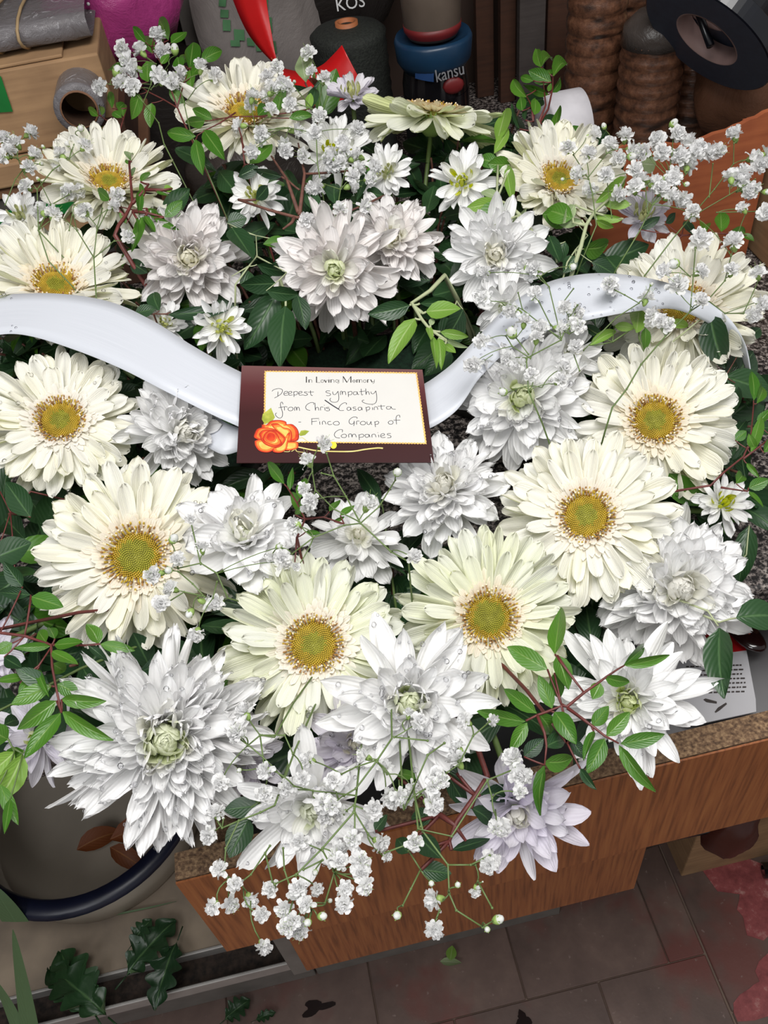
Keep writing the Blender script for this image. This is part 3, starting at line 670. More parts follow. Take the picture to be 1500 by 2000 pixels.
rows = [(-60, 600, .03, -60, 672, .03), (0, 578, .034, 0, 654, .034), (110, 574, .036, 60, 657, .036), (215, 590, .034, 150, 685, .034), (300, 628, .030, 240, 722, .030), (380, 678, .024, 330, 768, .024),
        (472, 728, .012, 440, 822, .012), (560, 762, .006, 520, 850, .004), (680, 780, .004, 660, 862, .002), (800, 762, .006, 800, 850, .006), (870, 722, .010, 885, 808, .012), (925, 668, .018, 940, 735, .020), (985, 605, .026, 1005, 676, .026),
        (1060, 556, .034, 1080, 642, .034), (1140, 536, .040, 1142, 627, .038), (1220, 537, .042, 1205, 614, .040), (1300, 552, .040, 1262, 606, .036), (1370, 580, .034, 1320, 605, .030), (1425, 622, .024, 1385, 632, .016), (1456, 672, .012, 1436, 672, .0), (1467, 725, -.002, 1458, 725, -.018)]
o, g = band('satin_band', rows, rb, 'satin')
band('underlying_end', [(408, 800, -.004, 400, 870, -.012), (440, 825, -.003, 436, 888, -.010), (480, 840, -.006, 470, 880, -.012)], rb, 'satin')
r = random.Random(5); b = MB()
for seg, cnt in (((96, 132), 75), ((6, 14), 6), ((86, 96), 14)):
    for _ in range(cnt):
        q = g[r.randrange(*seg)]; k = r.uniform(.1, 4.9); i = int(k); p = Vector(q[i]).lerp(Vector(q[i + 1]), k - i); rad = r.uniform(.0004, .0013)
        b.sphere(p - ray(1150, 580).normalized() * rad * .25, rad, 8, 5)
tag(b.build('water_drops', DROPM, rb), 'beads of water on the satin', kind='stuff')
# ------------------------------------------------------------------ memorial card
C0, C1, C3 = P(472, 714, .016), P(825, 722, .016), P(462, 904, .022)
cz = (C1 - C0).cross(C3 - C0).normalized()
if cz.dot(ray(650, 800)) > 0: cz = -cz
cx_ = (C1 - C0).normalized(); cy_ = cz.cross(cx_)
CR = Matrix((cx_, cy_, cz)).transposed()
card = empty('memorial_card', C0, CR); tag(card, 'dark brown memorial card with handwriting and an orange rose, lying on the ribbon', 'card')
def cpt(px, py, h=0.0):
    rr = ray(px, py); t = (C0 - CAM).dot(cz) / rr.dot(cz); q = CAM + rr * t - C0; return (q.dot(cx_), q.dot(cy_), h)
def poly(b, pts, h, th=0.0):
    vs = [cpt(x, y, h) for x, y in pts]; n = len(vs); b.add(vs, [tuple(range(n))])
def cardbuild(name, b, mat, lab=None):
    me = b.mesh(name, mat, False); o = link(name, me, card)
    for p in me.polygons:
        if p.normal.z < 0: p.flip()
    if lab: o['label'] = lab
    return o
t = NT('card_brown_glare'); g_ = t.obj((1, 1, 1)); sp = t.n('SeparateXYZ'); t.l(g_, sp.inputs[0])
t.l(t.ramp(t.math('MULTIPLY', sp.outputs[1], -12), [(0, srgb('#6d4a49')), (.22, srgb('#55282a')), (.5, srgb('#3a1718')), (1, srgb('#381a1c'))]), t.b.inputs['Base Color']); t.b.inputs['Roughness'].default_value = .38; M['cardbrown'] = t.m  # brown card; glare is put into the colour as a lighter top end
M['paper'] = plain('card_paper_white', '#d2d0cb', .6, var=.01); M['gold'] = plain('card_gold_edge', '#e6b96a', .5); M['ink'] = plain('ballpoint_ink', '#2a2a34', .5); M['black'] = plain('black_print', '#1d1a1a', .5)
corners = [(472, 714), (825, 722), (848, 903), (462, 904)]
b = MB(); tp = [cpt(x, y, 0) for x, y in corners]; bt = [(x, y, -.0006) for x, y, z in tp]
b.add(tp + bt, [(3, 2, 1, 0), (4, 5, 6, 7)] + [(i, (i + 1) % 4, (i + 1) % 4 + 4, i + 4) for i in range(4)])
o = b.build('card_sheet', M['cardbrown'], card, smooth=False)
K1 = lambda x, y: (510 + .22 * x, 720 + .22 * y)
K2 = lambda x, y: (460 + .13333 * x, 790 + .13333 * y)
K3 = lambda x, y: (600 + .17333 * x, 820 + .17333 * y)
def wavy(cs, amp, seed, step=26):
    r = random.Random(seed); out = []
    for i in range(len(cs)):
        a, c = Vector(cs[i]), Vector(cs[(i + 1) % len(cs)]); d = c - a; n = max(2, int(d.length / step)); nn = Vector((-d.y, d.x)).normalized()
        for k in range(n * 2): out.append(tuple(a + d * k / (n * 2) + nn * amp * (1 if k % 2 else -1) * r.uniform(.5, 1)))
    return [K1(*p) for p in out]
b = MB(); poly(b, wavy([(30, 20), (1384, 34), (1470, 670), (22, 652)], 4, 2), .00004); cardbuild('gold_border', b, M['gold'], 'wavy golden edge of the white panel')
b = MB(); poly(b, wavy([(44, 30), (1372, 46), (1454, 658), (36, 644)], 3, 3), .00008); cardbuild('writing_panel', b, M['paper'], 'white writing panel with wavy edge')
def stroke(b, pts, w, h=.00014, K=K1, smooth=True, wend=None):
    q = [Vector(cpt(*K(x, y), h)) for x, y in pts]
    if smooth and len(q) > 2: q = cr(q, 5)
    n = len(q); vs = []
    for i, p in enumerate(q):
        d = (q[min(i + 1, n - 1)] - q[max(i - 1, 0)]); d.z = 0
        nn = Vector((-d.y, d.x, 0)).normalized() * (w / 2 if wend is None else (w + (wend - w) * i / (n - 1)) / 2)
        vs += [p + nn, p - nn]
    b.add(vs, [(2 * i, 2 * i + 1, 2 * i + 3, 2 * i + 2) for i in range(n - 1)])
HW = """150 205 148 245|97 203 112 188 150 178 178 182 190 195 180 222 150 245 118 262|205 225 235 215 232 203 212 205 202 222 210 238 240 236|245 225 272 215 268 203 250 206 243 222 252 238 280 234|290 205 292 252|290 212 305 203 322 208 320 228 300 236 292 232|335 222 362 214 358 203 340 206 333 222 345 238 375 232|410 208 390 206 385 214 405 222 412 232 395 240 375 236|438 195 440 225 448 240 458 238|415 210 468 208
612 200 585 198 575 208 590 217 612 222 615 235 600 242 578 240|635 205 640 228 660 230 680 205|682 200 690 250 685 285 660 300 625 295 610 275 620 262|705 235 705 205 718 203 722 232 724 210 738 203 748 210 752 235|772 205 776 252|774 212 795 202 808 212 800 232 776 232|850 208 828 206 818 220 828 234 850 226 853 206 858 230 870 228|888 180 892 232 905 230|870 206 925 200|928 178 932 232 936 212 952 205 962 232|975 205 980 222 1000 222 1018 198|1018 198 1026 240 1024 290 1000 315 950 315 905 300 898 285 915 280
194 318 188 300 176 302 172 330 190 390 185 430 160 440 132 420 128 400 140 395|155 348 205 340|208 372 208 342 222 338 232 345|252 345 238 358 250 374 275 372 285 355 270 343 252 345|298 375 298 345 312 345 316 372 320 348 335 346 342 375|465 320 468 305 440 303 408 320 395 345 408 365 435 372|478 305 482 372 486 350 505 346 512 372|528 372 528 345 545 342 552 346|565 345 568 372|559 325 563 328|605 345 582 346 580 352 605 358 606 372 588 376 575 372
755 320 758 308 735 305 705 325 690 355 700 372 735 372|790 345 770 345 762 358 772 372 792 365 794 345 800 370|842 342 820 343 818 352 840 358 840 370 815 372|890 345 868 345 860 358 870 372 890 364 892 345 898 370|930 342 938 385|932 350 955 340 965 352 955 368 936 368|988 345 990 368|984 322 988 325|1005 368 1005 345 1028 342 1036 366|1065 322 1068 360 1080 362|1035 335 1100 332|1145 338 1120 338 1112 350 1125 362 1148 356 1152 338 1165 358 1195 362
332 475 355 475|450 448 450 500|445 446 515 443|450 472 495 468|520 470 522 498|511 455 515 458|545 498 545 472 565 470 576 495|620 470 598 472 590 485 602 498 630 495|655 472 640 484 652 500 685 500 694 485 680 470 655 472
850 445 850 433 815 432 785 455 782 480 800 495 822 485 826 465 826 490 822 510|848 498 848 470 865 466 872 470|895 470 880 482 890 498 918 498 928 482 915 470 895 470|940 470 942 492 962 496 975 470 978 495 985 496|1008 470 1015 520|1010 478 1030 468 1045 478 1035 494 1014 496|1142 465 1128 478 1140 494 1165 492 1172 475 1160 463 1142 465|1232 435 1228 415 1208 418 1198 440 1202 495|1175 458 1235 458
720 565 722 545 695 543 660 565 650 590 665 612 700 618|725 585 710 598 722 612 748 612 758 596 745 583 725 585|778 612 778 585 800 582 808 610 812 588 835 584 845 610|868 585 872 635|870 592 895 582 912 592 902 608 873 610|955 585 930 585 922 598 935 612 955 604 958 585 966 610|985 612 985 588 1010 584 1020 610|1042 588 1045 610|1034 568 1038 571|1065 600 1095 590 1088 578 1068 582 1060 600 1075 614 1105 610|1152 578 1125 578 1122 588 1150 598 1150 612 1120 616"""
b = MB()
for s in HW.replace('\n', '|').split('|'):
    v = [float(x) for x in s.split()]; stroke(b, list(zip(v[::2], v[1::2])), .00038)
stroke(b, [(565, 280), (630, 325), (690, 362)], .0008)
cardbuild('handwriting', b, M['ink'], 'thin grey ballpoint handwriting')
b = MB(); T, N_ = .00065, .00028
def circ(x, y, r_, w1): stroke(b, [(x + r_ * math.cos(a * PI / 6), y + r_ * math.sin(a * PI / 6)) for a in range(13)], w1)
for p in ([(402, 72), (402, 125)], [(425, 98), (425, 125)], [(492, 72), (492, 125)], [(562, 100), (575, 125)], [(602, 98), (602, 125)], [(620, 98), (620, 125)], [(728, 70), (762, 124)], [(797, 70), (797, 125)], [(850, 98), (850, 125)], [(872, 100), (872, 125)], [(945, 98), (945, 125)], [(972, 98), (986, 122)]): stroke(b, p, T, smooth=False)
for p in ([(425, 101), (442, 97), (451, 106), (451, 125)], [(492, 124), (526, 124)], [(575, 125), (588, 99)], [(602, 84), (602, 87)], [(620, 101), (638, 97), (648, 106), (648, 125)], [(691, 98), (691, 128), (676, 134)], [(728, 125), (728, 70)], [(762, 124), (797, 70)], [(813, 112), (837, 112)], [(850, 101), (866, 97), (872, 106)], [(872, 101), (890, 97), (896, 106), (896, 125)], [(945, 101), (960, 97)], [(1006, 98), (1004, 126), (990, 135)], [(986, 122), (1005, 112)]): stroke(b, p, N_, smooth=False)
for x, y in ((543, 112), (673, 111), (825, 112), (920, 112)): circ(x, y, 12, .00030)
cardbuild('printed_heading', b, M['black'], 'black printed heading in art deco letters')
# the printed rose
def flat(name, c1, c2, rad=.004):
    t = NT(name); n = t.noise(160, 3, t.obj()); t.l(t.ramp(n, [(.35, srgb(c1)), (.65, srgb(c2))]), t.b.inputs['Base Color']); t.b.inputs['Roughness'].default_value = .45; return t.m
RM = [flat('rose_red', '#c8321a', '#e04a22'), flat('rose_orange', '#ee6c2a', '#f28a3a'), flat('rose_yellow', '#f6b04e', '#fac46a'), flat('rose_line', '#8e2414', '#a03018'), flat('rose_leaf', '#8f9a34', '#b4b84e'), flat('rose_stem', '#cfc272', '#dcd18c'), flat('rose_bud', '#d8c832', '#e6da4a')]
b = MB(); hh = [.00018]
def rpet(pts, cen=None, sc=((1, 3), (.95, 0), (.82, 1), (.60, 2))):
    c = cen or (sum(p[0] for p in pts) / len(pts), sum(p[1] for p in pts) / len(pts))
    for s, m in sc:
        b.m = m; poly(b, [K2(c[0] + (x - c[0]) * s, c[1] + (y - c[1]) * s) for x, y in pts], hh[0]); hh[0] += .000012
def sm(pts, n=4): return [(p.x, p.y) for p in cr([(x, y, 0) for x, y in pts] + [(pts[0][0], pts[0][1], 0)], n)][:-1]
rpet([(425, 285), (385, 220), (400, 140), (470, 90), (520, 50), (545, 110), (578, 190), (540, 245), (450, 285)], None, ((1, 4),)); stroke(b, [(455, 280), (490, 190), (520, 60)], .0002, hh[0], K2); b.m = 4
rpet([(930, 440), (960, 385), (1020, 378), (1080, 392), (1020, 450), (950, 465)], None, ((1, 4),))
b.m = 5; stroke(b, [(915, 625), (1100, 665), (1200, 680), (1400, 690), (1700, 690), (1900, 660), (2080, 640), (2160, 645)], .0009, hh[0], K2, wend=.0011)
stroke(b, [(930, 500), (980, 490), (1060, 550)], .0004, hh[0], K2); stroke(b, [(700, 690), (770, 695), (800, 680)], .0005, hh[0], K2); stroke(b, [(820, 690), (880, 660), (900, 690), (1010, 706)], .0005, hh[0], K2)
b.m = 6; poly(b, [K2(1435 + 48 * math.cos(a * PI / 8), 600 + 52 * math.sin(a * PI / 8)) for a in range(16)], hh[0])
b.m = 3
rpet(sm([(385, 295), (450, 300), (520, 242), (650, 230), (740, 255), (752, 290), (830, 292), (900, 350), (930, 430), (918, 520), (830, 545), (600, 520), (400, 400)]), (640, 360))
rpet(sm([(275, 440), (320, 360), (430, 342), (560, 360), (690, 430), (740, 500), (600, 560), (420, 540), (280, 495)]), (500, 440))
rpet(sm([(280, 540), (290, 610), (350, 685), (460, 708), (545, 680), (620, 600), (480, 520), (345, 515)]), (440, 600))
rpet(sm([(750, 545), (860, 548), (915, 560), (915, 640), (830, 672), (720, 672), (700, 600)]), (820, 610))
rpet(sm([(520, 290), (620, 285), (700, 340), (800, 370), (830, 480), (790, 560), (700, 470), (560, 350)]), (720, 420))
rpet(sm([(545, 655), (550, 700), (630, 716), (700, 700), (755, 640), (770, 540), (800, 430), (765, 430), (690, 560), (610, 635)]), (690, 630))
rpet(sm([(345, 440), (400, 385), (500, 375), (620, 400), (720, 490), (735, 530), (680, 610), (600, 640), (470, 610), (390, 550)]), (540, 510))
rpet(sm([(400, 500), (440, 420), (510, 390), (590, 410), (640, 490), (680, 580), (600, 620), (500, 590), (420, 550)]), (530, 510))
rpet(sm([(430, 500), (470, 420), (530, 405), (590, 440), (600, 510), (560, 560), (470, 550)]), (515, 480), ((1, 3), (.93, 1), (.8, 0)))
b.m = 3
for q in range(3): stroke(b, [(520 + (12 + 16 * q) * math.cos(a * .6 + q), 480 + (12 + 15 * q) * math.sin(a * .6 + q)) for a in range(9)], .00014, hh[0] + .00001, K2)
cardbuild('printed_rose', b, RM, 'orange and yellow rose print with green leaves and stem')
# thin wire pick that carries the card above the ribbon
# ------------------------------------------------------------------ leafy twigs, traced one by one
def L(s, ox, oy, sc, mk=None):
    out = []
    for q in s.strip().split(';'):
        f = q.split()
        if len(f) < 5: continue
        v = [float(x) for x in f[:5]]
        out.append((ox + sc * v[0], oy + sc * v[1], ox + sc * v[2], oy + sc * v[3], sc * v[4]) + tuple(f[5:]))
    return out
def ST(s, ox, oy, sc): 
    res = []
    for q in s.strip().split(';'):
        v = [float(x) for x in q.split()]
        if v: res.append([(ox + sc * v[i], oy + sc * v[i + 1]) for i in range(0, len(v), 2)])
    return res
c3 = (950, 900, .36667)
twig('bright green twig with many oval leaves on red stems over the lower right gerbera', ST('430 1500 425 1400 400 1305 340 1330 270 1355 210 1385; 400 1300 430 1310 520 1235 600 1180 640 1150 700 1110 735 1090; 430 1315 560 1410 630 1465 705 1505; 270 1355 310 1450 320 1520 310 1620', *c3),
     L('''365 1030 395 772 118;325 1110 103 985 112;378 1035 440 1218 118;362 1130 392 1280 85;350 1320 280 1142 82;268 1345 90 1213 88;208 1388 -70 1352 92;280 1350 390 1465 98;362 1338 475 1475 112;216 1395 125 1548 82;
     200 1575 305 1482 85 leafd;312 1525 440 1450 95 leafd;455 1480 520 1592 72 leafd;308 1605 487 1612 130;310 1620 238 1905 96;565 1412 652 1308 78;640 1467 767 1335 92;572 1440 518 1542 56;630 1480 550 1655 96;715 1507 952 1470 82;706 1515 878 1788 98;
     630 1153 777 1197 84;606 1182 565 1270 86;735 1090 998 1050 74;728 1093 905 935 58;500 1640 560 1740 60 leafd''', *c3), lift=.045, seed=1, sr=.0012)
cL = (0, 880, .4)
twig('bright green twig with pointed leaves hanging over the biggest chrysanthemum at left', ST('-40 880 0 890 120 905 250 950 255 1060 272 1150 300 1280; 100 1140 140 1090 190 1050 250 960; 385 950 300 940 250 950', *cL),
     L('''110 665 15 542 92 leafd;150 705 -10 690 62 leafd;152 715 296 752 88;225 935 185 880 70;268 918 236 840 55;482 942 436 832 92;490 945 652 975 58;265 950 402 935 62;245 955 75 965 46;250 980 375 1042 55;430 950 530 1030 52 leafd;
     255 1040 332 1086 76;180 1070 216 1158 42;120 1105 -10 1118 42;252 1148 48 1232 84;280 1140 390 1190 78;300 1215 487 1237 84;276 1222 85 1362 96;295 1282 133 1482 96;305 1275 497 1422 90;240 1150 70 1065 84 leafd;135 1110 98 1202 52;
     60 940 -20 990 60;20 1010 100 1060 60 leafd''', *cL), lift=.042, seed=2, sr=.0012)
c4 = (0, 1400, .4)
twig('light green curled leaves at the left edge under the biggest chrysanthemum', ST('-60 0 0 60 40 110 70 170; 60 150 110 180', *c4), L('110 180 10 440 120 leafn;50 400 22 548 40 leafb;118 165 15 235 92 leafb;70 170 -60 300 110 leafn;40 110 -60 60 100 leafb;0 330 80 520 60 leafb;20 40 110 -10 70 leafd', *c4), lift=.022, seed=3, sm='green')
cA = (0, 0, .26667)
twig('upright twig of bright leaves in front of the pink bag', ST('1330 860 1300 790 1200 730 1080 670 1000 610; 1300 790 1240 620 1180 470 1110 340; 1300 780 1350 600 1390 500', *cA),
     L('''1235 295 1163 122 78;1252 315 1368 228 82;1118 395 1020 182 95;1065 310 968 192 66;1130 260 1108 195 45;1388 510 1420 298 100;1320 510 1290 400 92;912 520 742 452 92;1085 600 1062 415 112;1390 515 1400 615 75;1020 690 965 868 98;1110 755 1085 908 98;1240 645 1352 772 78;
     1470 450 1640 330 100;1400 560 1490 440 66;1330 470 1380 360 70;1180 470 1240 390 60''', *cA), lift=.02, seed=4)
twig('thin red twig of olive leaves left of the top left gerbera', ST('850 1040 880 950 905 870 930 790; 870 960 810 900 720 840', *cA), L('905 855 870 680 76;892 862 805 802 66;858 800 920 755 60;820 795 798 665 38;745 845 750 728 40;720 852 640 788 52;742 1000 792 908 78;812 970 862 900 70;730 1030 600 962 45;700 960 640 1010 40', *cA), lift=.004, seed=5)
c1 = (0, 0, .5)
twig('twig with glossy leaves crossing the top left gerbera', ST('955 640 945 540 920 455 850 465; 1005 455 920 455; 920 440 860 480 800 510 770 530', *c1),
     L('''830 466 750 425 50;800 472 722 480 52;765 532 633 520 58;795 508 862 600 60;764 545 780 668 52;1085 445 1102 333 60;1008 452 1056 392 52;1130 462 1222 436 36;975 640 1065 560 62;1212 425 1238 310 44 leafd;1195 322 1175 203 68 leafp;1198 430 1215 362 30 leafn;930 690 1010 650 50 leafd''', *c1), lift=.028, seed=6)
twig('red brown twig with small leaves in front of the upper left gerbera', ST('840 1720 870 1650 920 1580 970 1480 955 1300 945 1180; 970 1490 1060 1390 1090 1350; 1060 1390 1200 1392 1262 1380; 905 1580 850 1520 808 1458; 970 1548 1080 1560 1200 1590', *cA),
     L('''805 1468 708 1385 82;962 1180 905 1050 36;950 1202 903 1163 26;968 1292 975 1185 44;1030 1332 1105 1222 52;1030 1395 1018 1565 56;1052 1432 1022 1340 38;1200 1385 1268 1378 62 leafn;1208 1592 1342 1458 86;1080 1532 1200 1622 58;1002 1600 1012 1695 38;1062 1580 1135 1695 54;1140 1400 1230 1432 24;1130 1600 1290 1680 50''', *cA), lift=.035, seed=7, sr=.0020, group='leafy green twigs')
twig('thick reddish brown twig forking above the card', ST('1330 900 1290 855 1160 850 1050 820 930 780; 1165 830 1120 700 1060 610; 1170 840 1190 680 1165 560; 1150 850 1140 870 1105 895; 1000 620 960 600 940 540', *c1),
     L('''1170 742 1082 660 62 leafd;1100 690 984 662 46 leafd;1310 800 1290 678 62 leafd;1435 660 1402 762 38 leafd;1500 765 1415 750 56 leafd;1360 870 1340 800 40 leafd;1450 620 1440 700 40;1000 780 1060 720 50 leafd;1240 830 1200 740 60 leafd;1380 900 1440 830 55 leafd''', *c1), lift=.024, seed=8, sr=.0022, sm='twig')
cH = (740, 0, .26667)
twig('upright bright green twig standing behind the upper right gerbera', ST('1160 960 1180 900 1240 800 1272 650 1275 560; 1170 900 1222 770 1205 600; 1130 890 1120 780 1080 700', *cH),
     L('''1187 492 1125 318 74;1190 492 1255 293 56;1275 565 1387 313 84;1258 552 1225 480 62;1262 602 1095 515 108;1130 592 1018 558 62;1245 692 1050 625 78;1085 712 912 570 76;1268 678 1388 543 76;1240 670 1262 610 34;1138 842 1165 692 78;1050 812 1038 705 82;1292 942 1320 768 80;1030 945 943 738 36 leafd;1072 880 1060 752 42 leafd;1150 660 1110 600 40''', *cH), lift=.0, seed=9, sr=.0014)
c2 = (750, 0, .5)
twig('wide green leaves behind the upper right gerbera disc', ST('640 560 690 510 760 500; 880 590 900 540', *c2), L('712 502 808 560 62;820 560 902 495 70 leafd;860 610 910 500 60 leafd;1000 640 1078 640 70 leafp;930 600 900 690 60 leafd', *c2), lift=.0, seed=10)
twig('pale furry shoot with new leaves between the two upper right gerberas', ST('575 900 530 840 490 800 440 780; 530 840 500 810', *c2), L('445 772 368 730 48 leafp;440 790 330 812 56 leafn;500 790 478 638 38 leafn;522 850 578 808 30 leafp;492 820 502 872 52 leafp;400 885 470 838 40 leafn;480 805 368 862 95 leafb;445 640 362 612 66 leafb;495 640 412 652 72 leafb;440 560 480 415 56 leafn;430 600 500 480 40 leafn', *c2), lift=.022, seed=11, sm='pale', sr=.0022)
twig('pale shoot with soft grey green leaves below the upper right gerbera', ST('770 960 790 880 820 830 900 760; 790 880 740 870', *c2), L('738 852 620 812 96 leafb;945 690 850 790 52 leafn;965 800 850 792 42 leafn;935 856 815 856 32 leafn;772 860 665 882 42 leafp;745 800 700 870 50 leafp;830 860 900 900 40 leafn', *c2), lift=.024, seed=12, sm='pale', sr=.0022)
c5 = (900, 380, .4)
twig('round glossy leaf cluster right of the beige centred chrysanthemum', ST('520 330 560 270 620 200; 470 330 450 250', *c5), L('600 265 752 262 128 leafb;430 200 480 322 72 leafd;545 110 400 95 130 leafb;560 300 500 380 80 leafd;640 330 760 380 80 leafd;510 230 460 330 90 leafd', *c5), lift=.012, seed=13, sm='pale')
twig('big dark leaf hanging from under the right end of the ribbon', ST('1180 600 1215 590', *c5), L('1215 588 1262 832 165 leafd', *c5), lift=.02, seed=14, sm='pale')
twig('yellow green new leaves under the arch of the ribbon', ST('900 780 870 700 870 580; 740 720 860 640', *c5), L('872 560 858 668 92 leafn;902 650 900 765 62 leafb;628 738 775 632 50 leafn;750 642 852 648 48 leafn;1000 620 1140 640 50 leafn;600 640 700 690 50 leafd', *c5), lift=.012, seed=15, sm='green')
twig('dark leaves at the right edge beside the right gerbera', ST('1260 960 1290 890 1340 920', *c5), L('1290 890 1530 960 140 leafd;1310 1085 1342 930 95 leafd;1400 702 1468 642 72 leafd;1335 1185 1402 1070 56 leafd;1240 1300 1340 1180 90 leafd', *c5), lift=-.004, seed=16, sm='twig')
twig('red stemmed bright twig at the right edge above the granite', ST('1220 1420 1280 1360 1380 1280 1415 1200 1430 1020; 1380 1290 1460 1230 1520 1180; 1400 1240 1500 1060; 1270 1430 1400 1450', *c5), L('1430 1005 1440 832 52;1445 1020 1515 880 64;1415 1262 1470 1080 42;1345 1412 1402 1328 62;1405 1432 1510 1392 62;1395 1312 1452 1372 32;1408 1450 1475 1522 34;1450 1120 1520 1040 54;1480 1260 1530 1180 50;1340 1200 1400 1150 50;1440 1240 1400 1180 44', *c5), lift=.02, seed=17)
twig('big dark leaf behind the tall chrysanthemum at the right edge', ST('1330 560 1385 500', *c3), L('1400 345 1350 650 135 leafd', *c3), lift=-.006, seed=18, sm='pale')
twig('oval dark leaf reaching out of the frame at right below the granite', ST('1240 860 1300 842 1330 838', *c3), L('1330 838 1600 790 185 leafd', *c3), lift=.005, seed=19, sm='pale')
twig('large dark leaf hanging over the white label in the drawer', ST('1180 800 1235 880', *c3), L('1240 890 1228 1210 185 leafd', *c3), lift=.012, seed=20, sm='pale')
twig('small leaves at the right edge above the right gerbera of the ribbon', ST('1080 200 1190 190 1280 190 1400 200', *c5), L('1200 182 1185 92 54;1272 182 1272 80 62;1310 192 1422 158 42;1380 192 1432 226 36;1090 130 1140 182 40 leafd;870 170 975 108 42 leafd;1000 140 1060 90 40 leafd', *c5), lift=.006, seed=21)
c6 = (400, 380, .4)
twig('round dark leaves between the pinkish chrysanthemum and the one above the card', ST('150 440 215 350 255 300 250 200; 250 300 400 380; 215 350 130 400', *c6), L('130 160 232 305 118 leafd;110 140 205 110 84 leafd;255 342 428 400 78 leafd;345 432 175 442 112 leafd;405 225 292 232 58 leafb;300 470 470 500 90 leafd', *c6), lift=.012, seed=22, sm='pale')
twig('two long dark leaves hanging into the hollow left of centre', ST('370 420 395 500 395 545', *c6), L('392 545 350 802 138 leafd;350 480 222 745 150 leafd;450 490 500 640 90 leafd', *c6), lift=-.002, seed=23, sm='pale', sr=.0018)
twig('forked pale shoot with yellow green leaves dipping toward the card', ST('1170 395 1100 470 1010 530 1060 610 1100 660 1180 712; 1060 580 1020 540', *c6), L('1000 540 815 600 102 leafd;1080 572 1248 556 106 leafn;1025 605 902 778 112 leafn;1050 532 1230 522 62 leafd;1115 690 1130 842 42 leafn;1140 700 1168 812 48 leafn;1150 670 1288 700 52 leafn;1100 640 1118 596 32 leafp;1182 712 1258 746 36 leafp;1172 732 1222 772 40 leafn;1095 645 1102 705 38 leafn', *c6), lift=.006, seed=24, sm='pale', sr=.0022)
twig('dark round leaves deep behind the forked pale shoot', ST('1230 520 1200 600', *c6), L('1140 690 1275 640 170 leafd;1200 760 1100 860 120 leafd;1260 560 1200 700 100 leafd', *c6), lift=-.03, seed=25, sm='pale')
cB = (0, 400, .3333)
twig('dark oval leaves beside the top end of the left ribbon', ST('900 640 975 640 1000 630', *cB), L('985 645 1335 620 76 leafd;1405 460 1520 430 150 leafd;790 640 905 600 80 leafd;935 620 860 480 98 leafd;760 330 860 400 80 leafd', *cB), lift=.006, seed=26, sm='twig')
twig('narrow green leaves above the pinkish chrysanthemum', ST('700 10 780 30 860 20', *cB), L('830 60 800 228 62;850 60 905 182 62;862 22 965 92 46;980 60 1065 0 84;740 110 700 40 30', *cB), lift=.03, seed=27)
cC = (500, 850, .4)
twig('small bright twig with a red stem just below the card', ST('200 500 240 410 200 330 150 250; 240 410 330 400 430 432; 200 500 190 620', *cC), L('138 238 52 128 62;166 268 178 155 46;215 308 240 192 66;232 402 168 272 46;358 372 410 312 46;412 392 482 340 46;192 388 225 350 28;245 470 312 480 26;380 420 440 400 26', *cC), lift=.038, seed=28)
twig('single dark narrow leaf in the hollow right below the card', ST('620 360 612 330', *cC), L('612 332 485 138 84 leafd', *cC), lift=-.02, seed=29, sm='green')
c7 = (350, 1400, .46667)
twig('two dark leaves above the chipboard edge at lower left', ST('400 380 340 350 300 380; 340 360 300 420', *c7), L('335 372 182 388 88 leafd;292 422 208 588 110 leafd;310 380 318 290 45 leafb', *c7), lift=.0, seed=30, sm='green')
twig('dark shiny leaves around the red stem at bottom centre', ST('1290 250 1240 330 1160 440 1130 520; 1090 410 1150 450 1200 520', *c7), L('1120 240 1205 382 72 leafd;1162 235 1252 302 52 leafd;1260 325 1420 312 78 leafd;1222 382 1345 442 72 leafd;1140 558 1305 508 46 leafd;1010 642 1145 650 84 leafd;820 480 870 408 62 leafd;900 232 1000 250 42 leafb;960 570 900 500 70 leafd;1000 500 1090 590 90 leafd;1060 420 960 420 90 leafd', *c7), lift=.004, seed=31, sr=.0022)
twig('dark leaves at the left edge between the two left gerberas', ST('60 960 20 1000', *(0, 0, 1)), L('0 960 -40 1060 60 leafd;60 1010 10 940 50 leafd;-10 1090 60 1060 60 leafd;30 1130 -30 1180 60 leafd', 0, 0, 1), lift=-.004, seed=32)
# ---- dark filler foliage inside the wreath, in the shade between the flowers
fr = random.Random(99)
NEAR = [(110, 558, 'gerbera at left above the ribbon'), (213, 356, 'upper left gerbera'), (482, 222, 'top left gerbera'), (858, 216, 'side-on top gerbera'), (1092, 352, 'upper right gerbera'), (1335, 600, 'gerbera crossed by the ribbon'), (1279, 822, 'gerbera right of the card'), (1145, 1008, 'large cream gerbera at right'),
        (955, 1205, 'green-eyed gerbera'), (613, 1258, 'bottom centre gerbera'), (266, 1086, 'largest gerbera'), (118, 822, 'gerbera at left below the ribbon'), (325, 1440, 'biggest chrysanthemum'), (478, 1050, 'cupped chrysanthemum'), (352, 845, 'chrysanthemum left of the card'), (868, 955, 'round chrysanthemum below the card'), (1020, 778, 'full chrysanthemum right of the card'),
        (1320, 1148, 'tall chrysanthemum at right'), (1226, 1368, 'chrysanthemum over the drawer front'), (800, 1375, 'spiky chrysanthemum'), (610, 1575, 'drooping chrysanthemum'), (1010, 1580, 'lilac-tinged chrysanthemum'), (368, 505, 'pinkish chrysanthemum'), (655, 525, 'chrysanthemum above the card'), (768, 468, 'ivory chrysanthemum'), (968, 498, 'beige centred chrysanthemum')]
used = set()
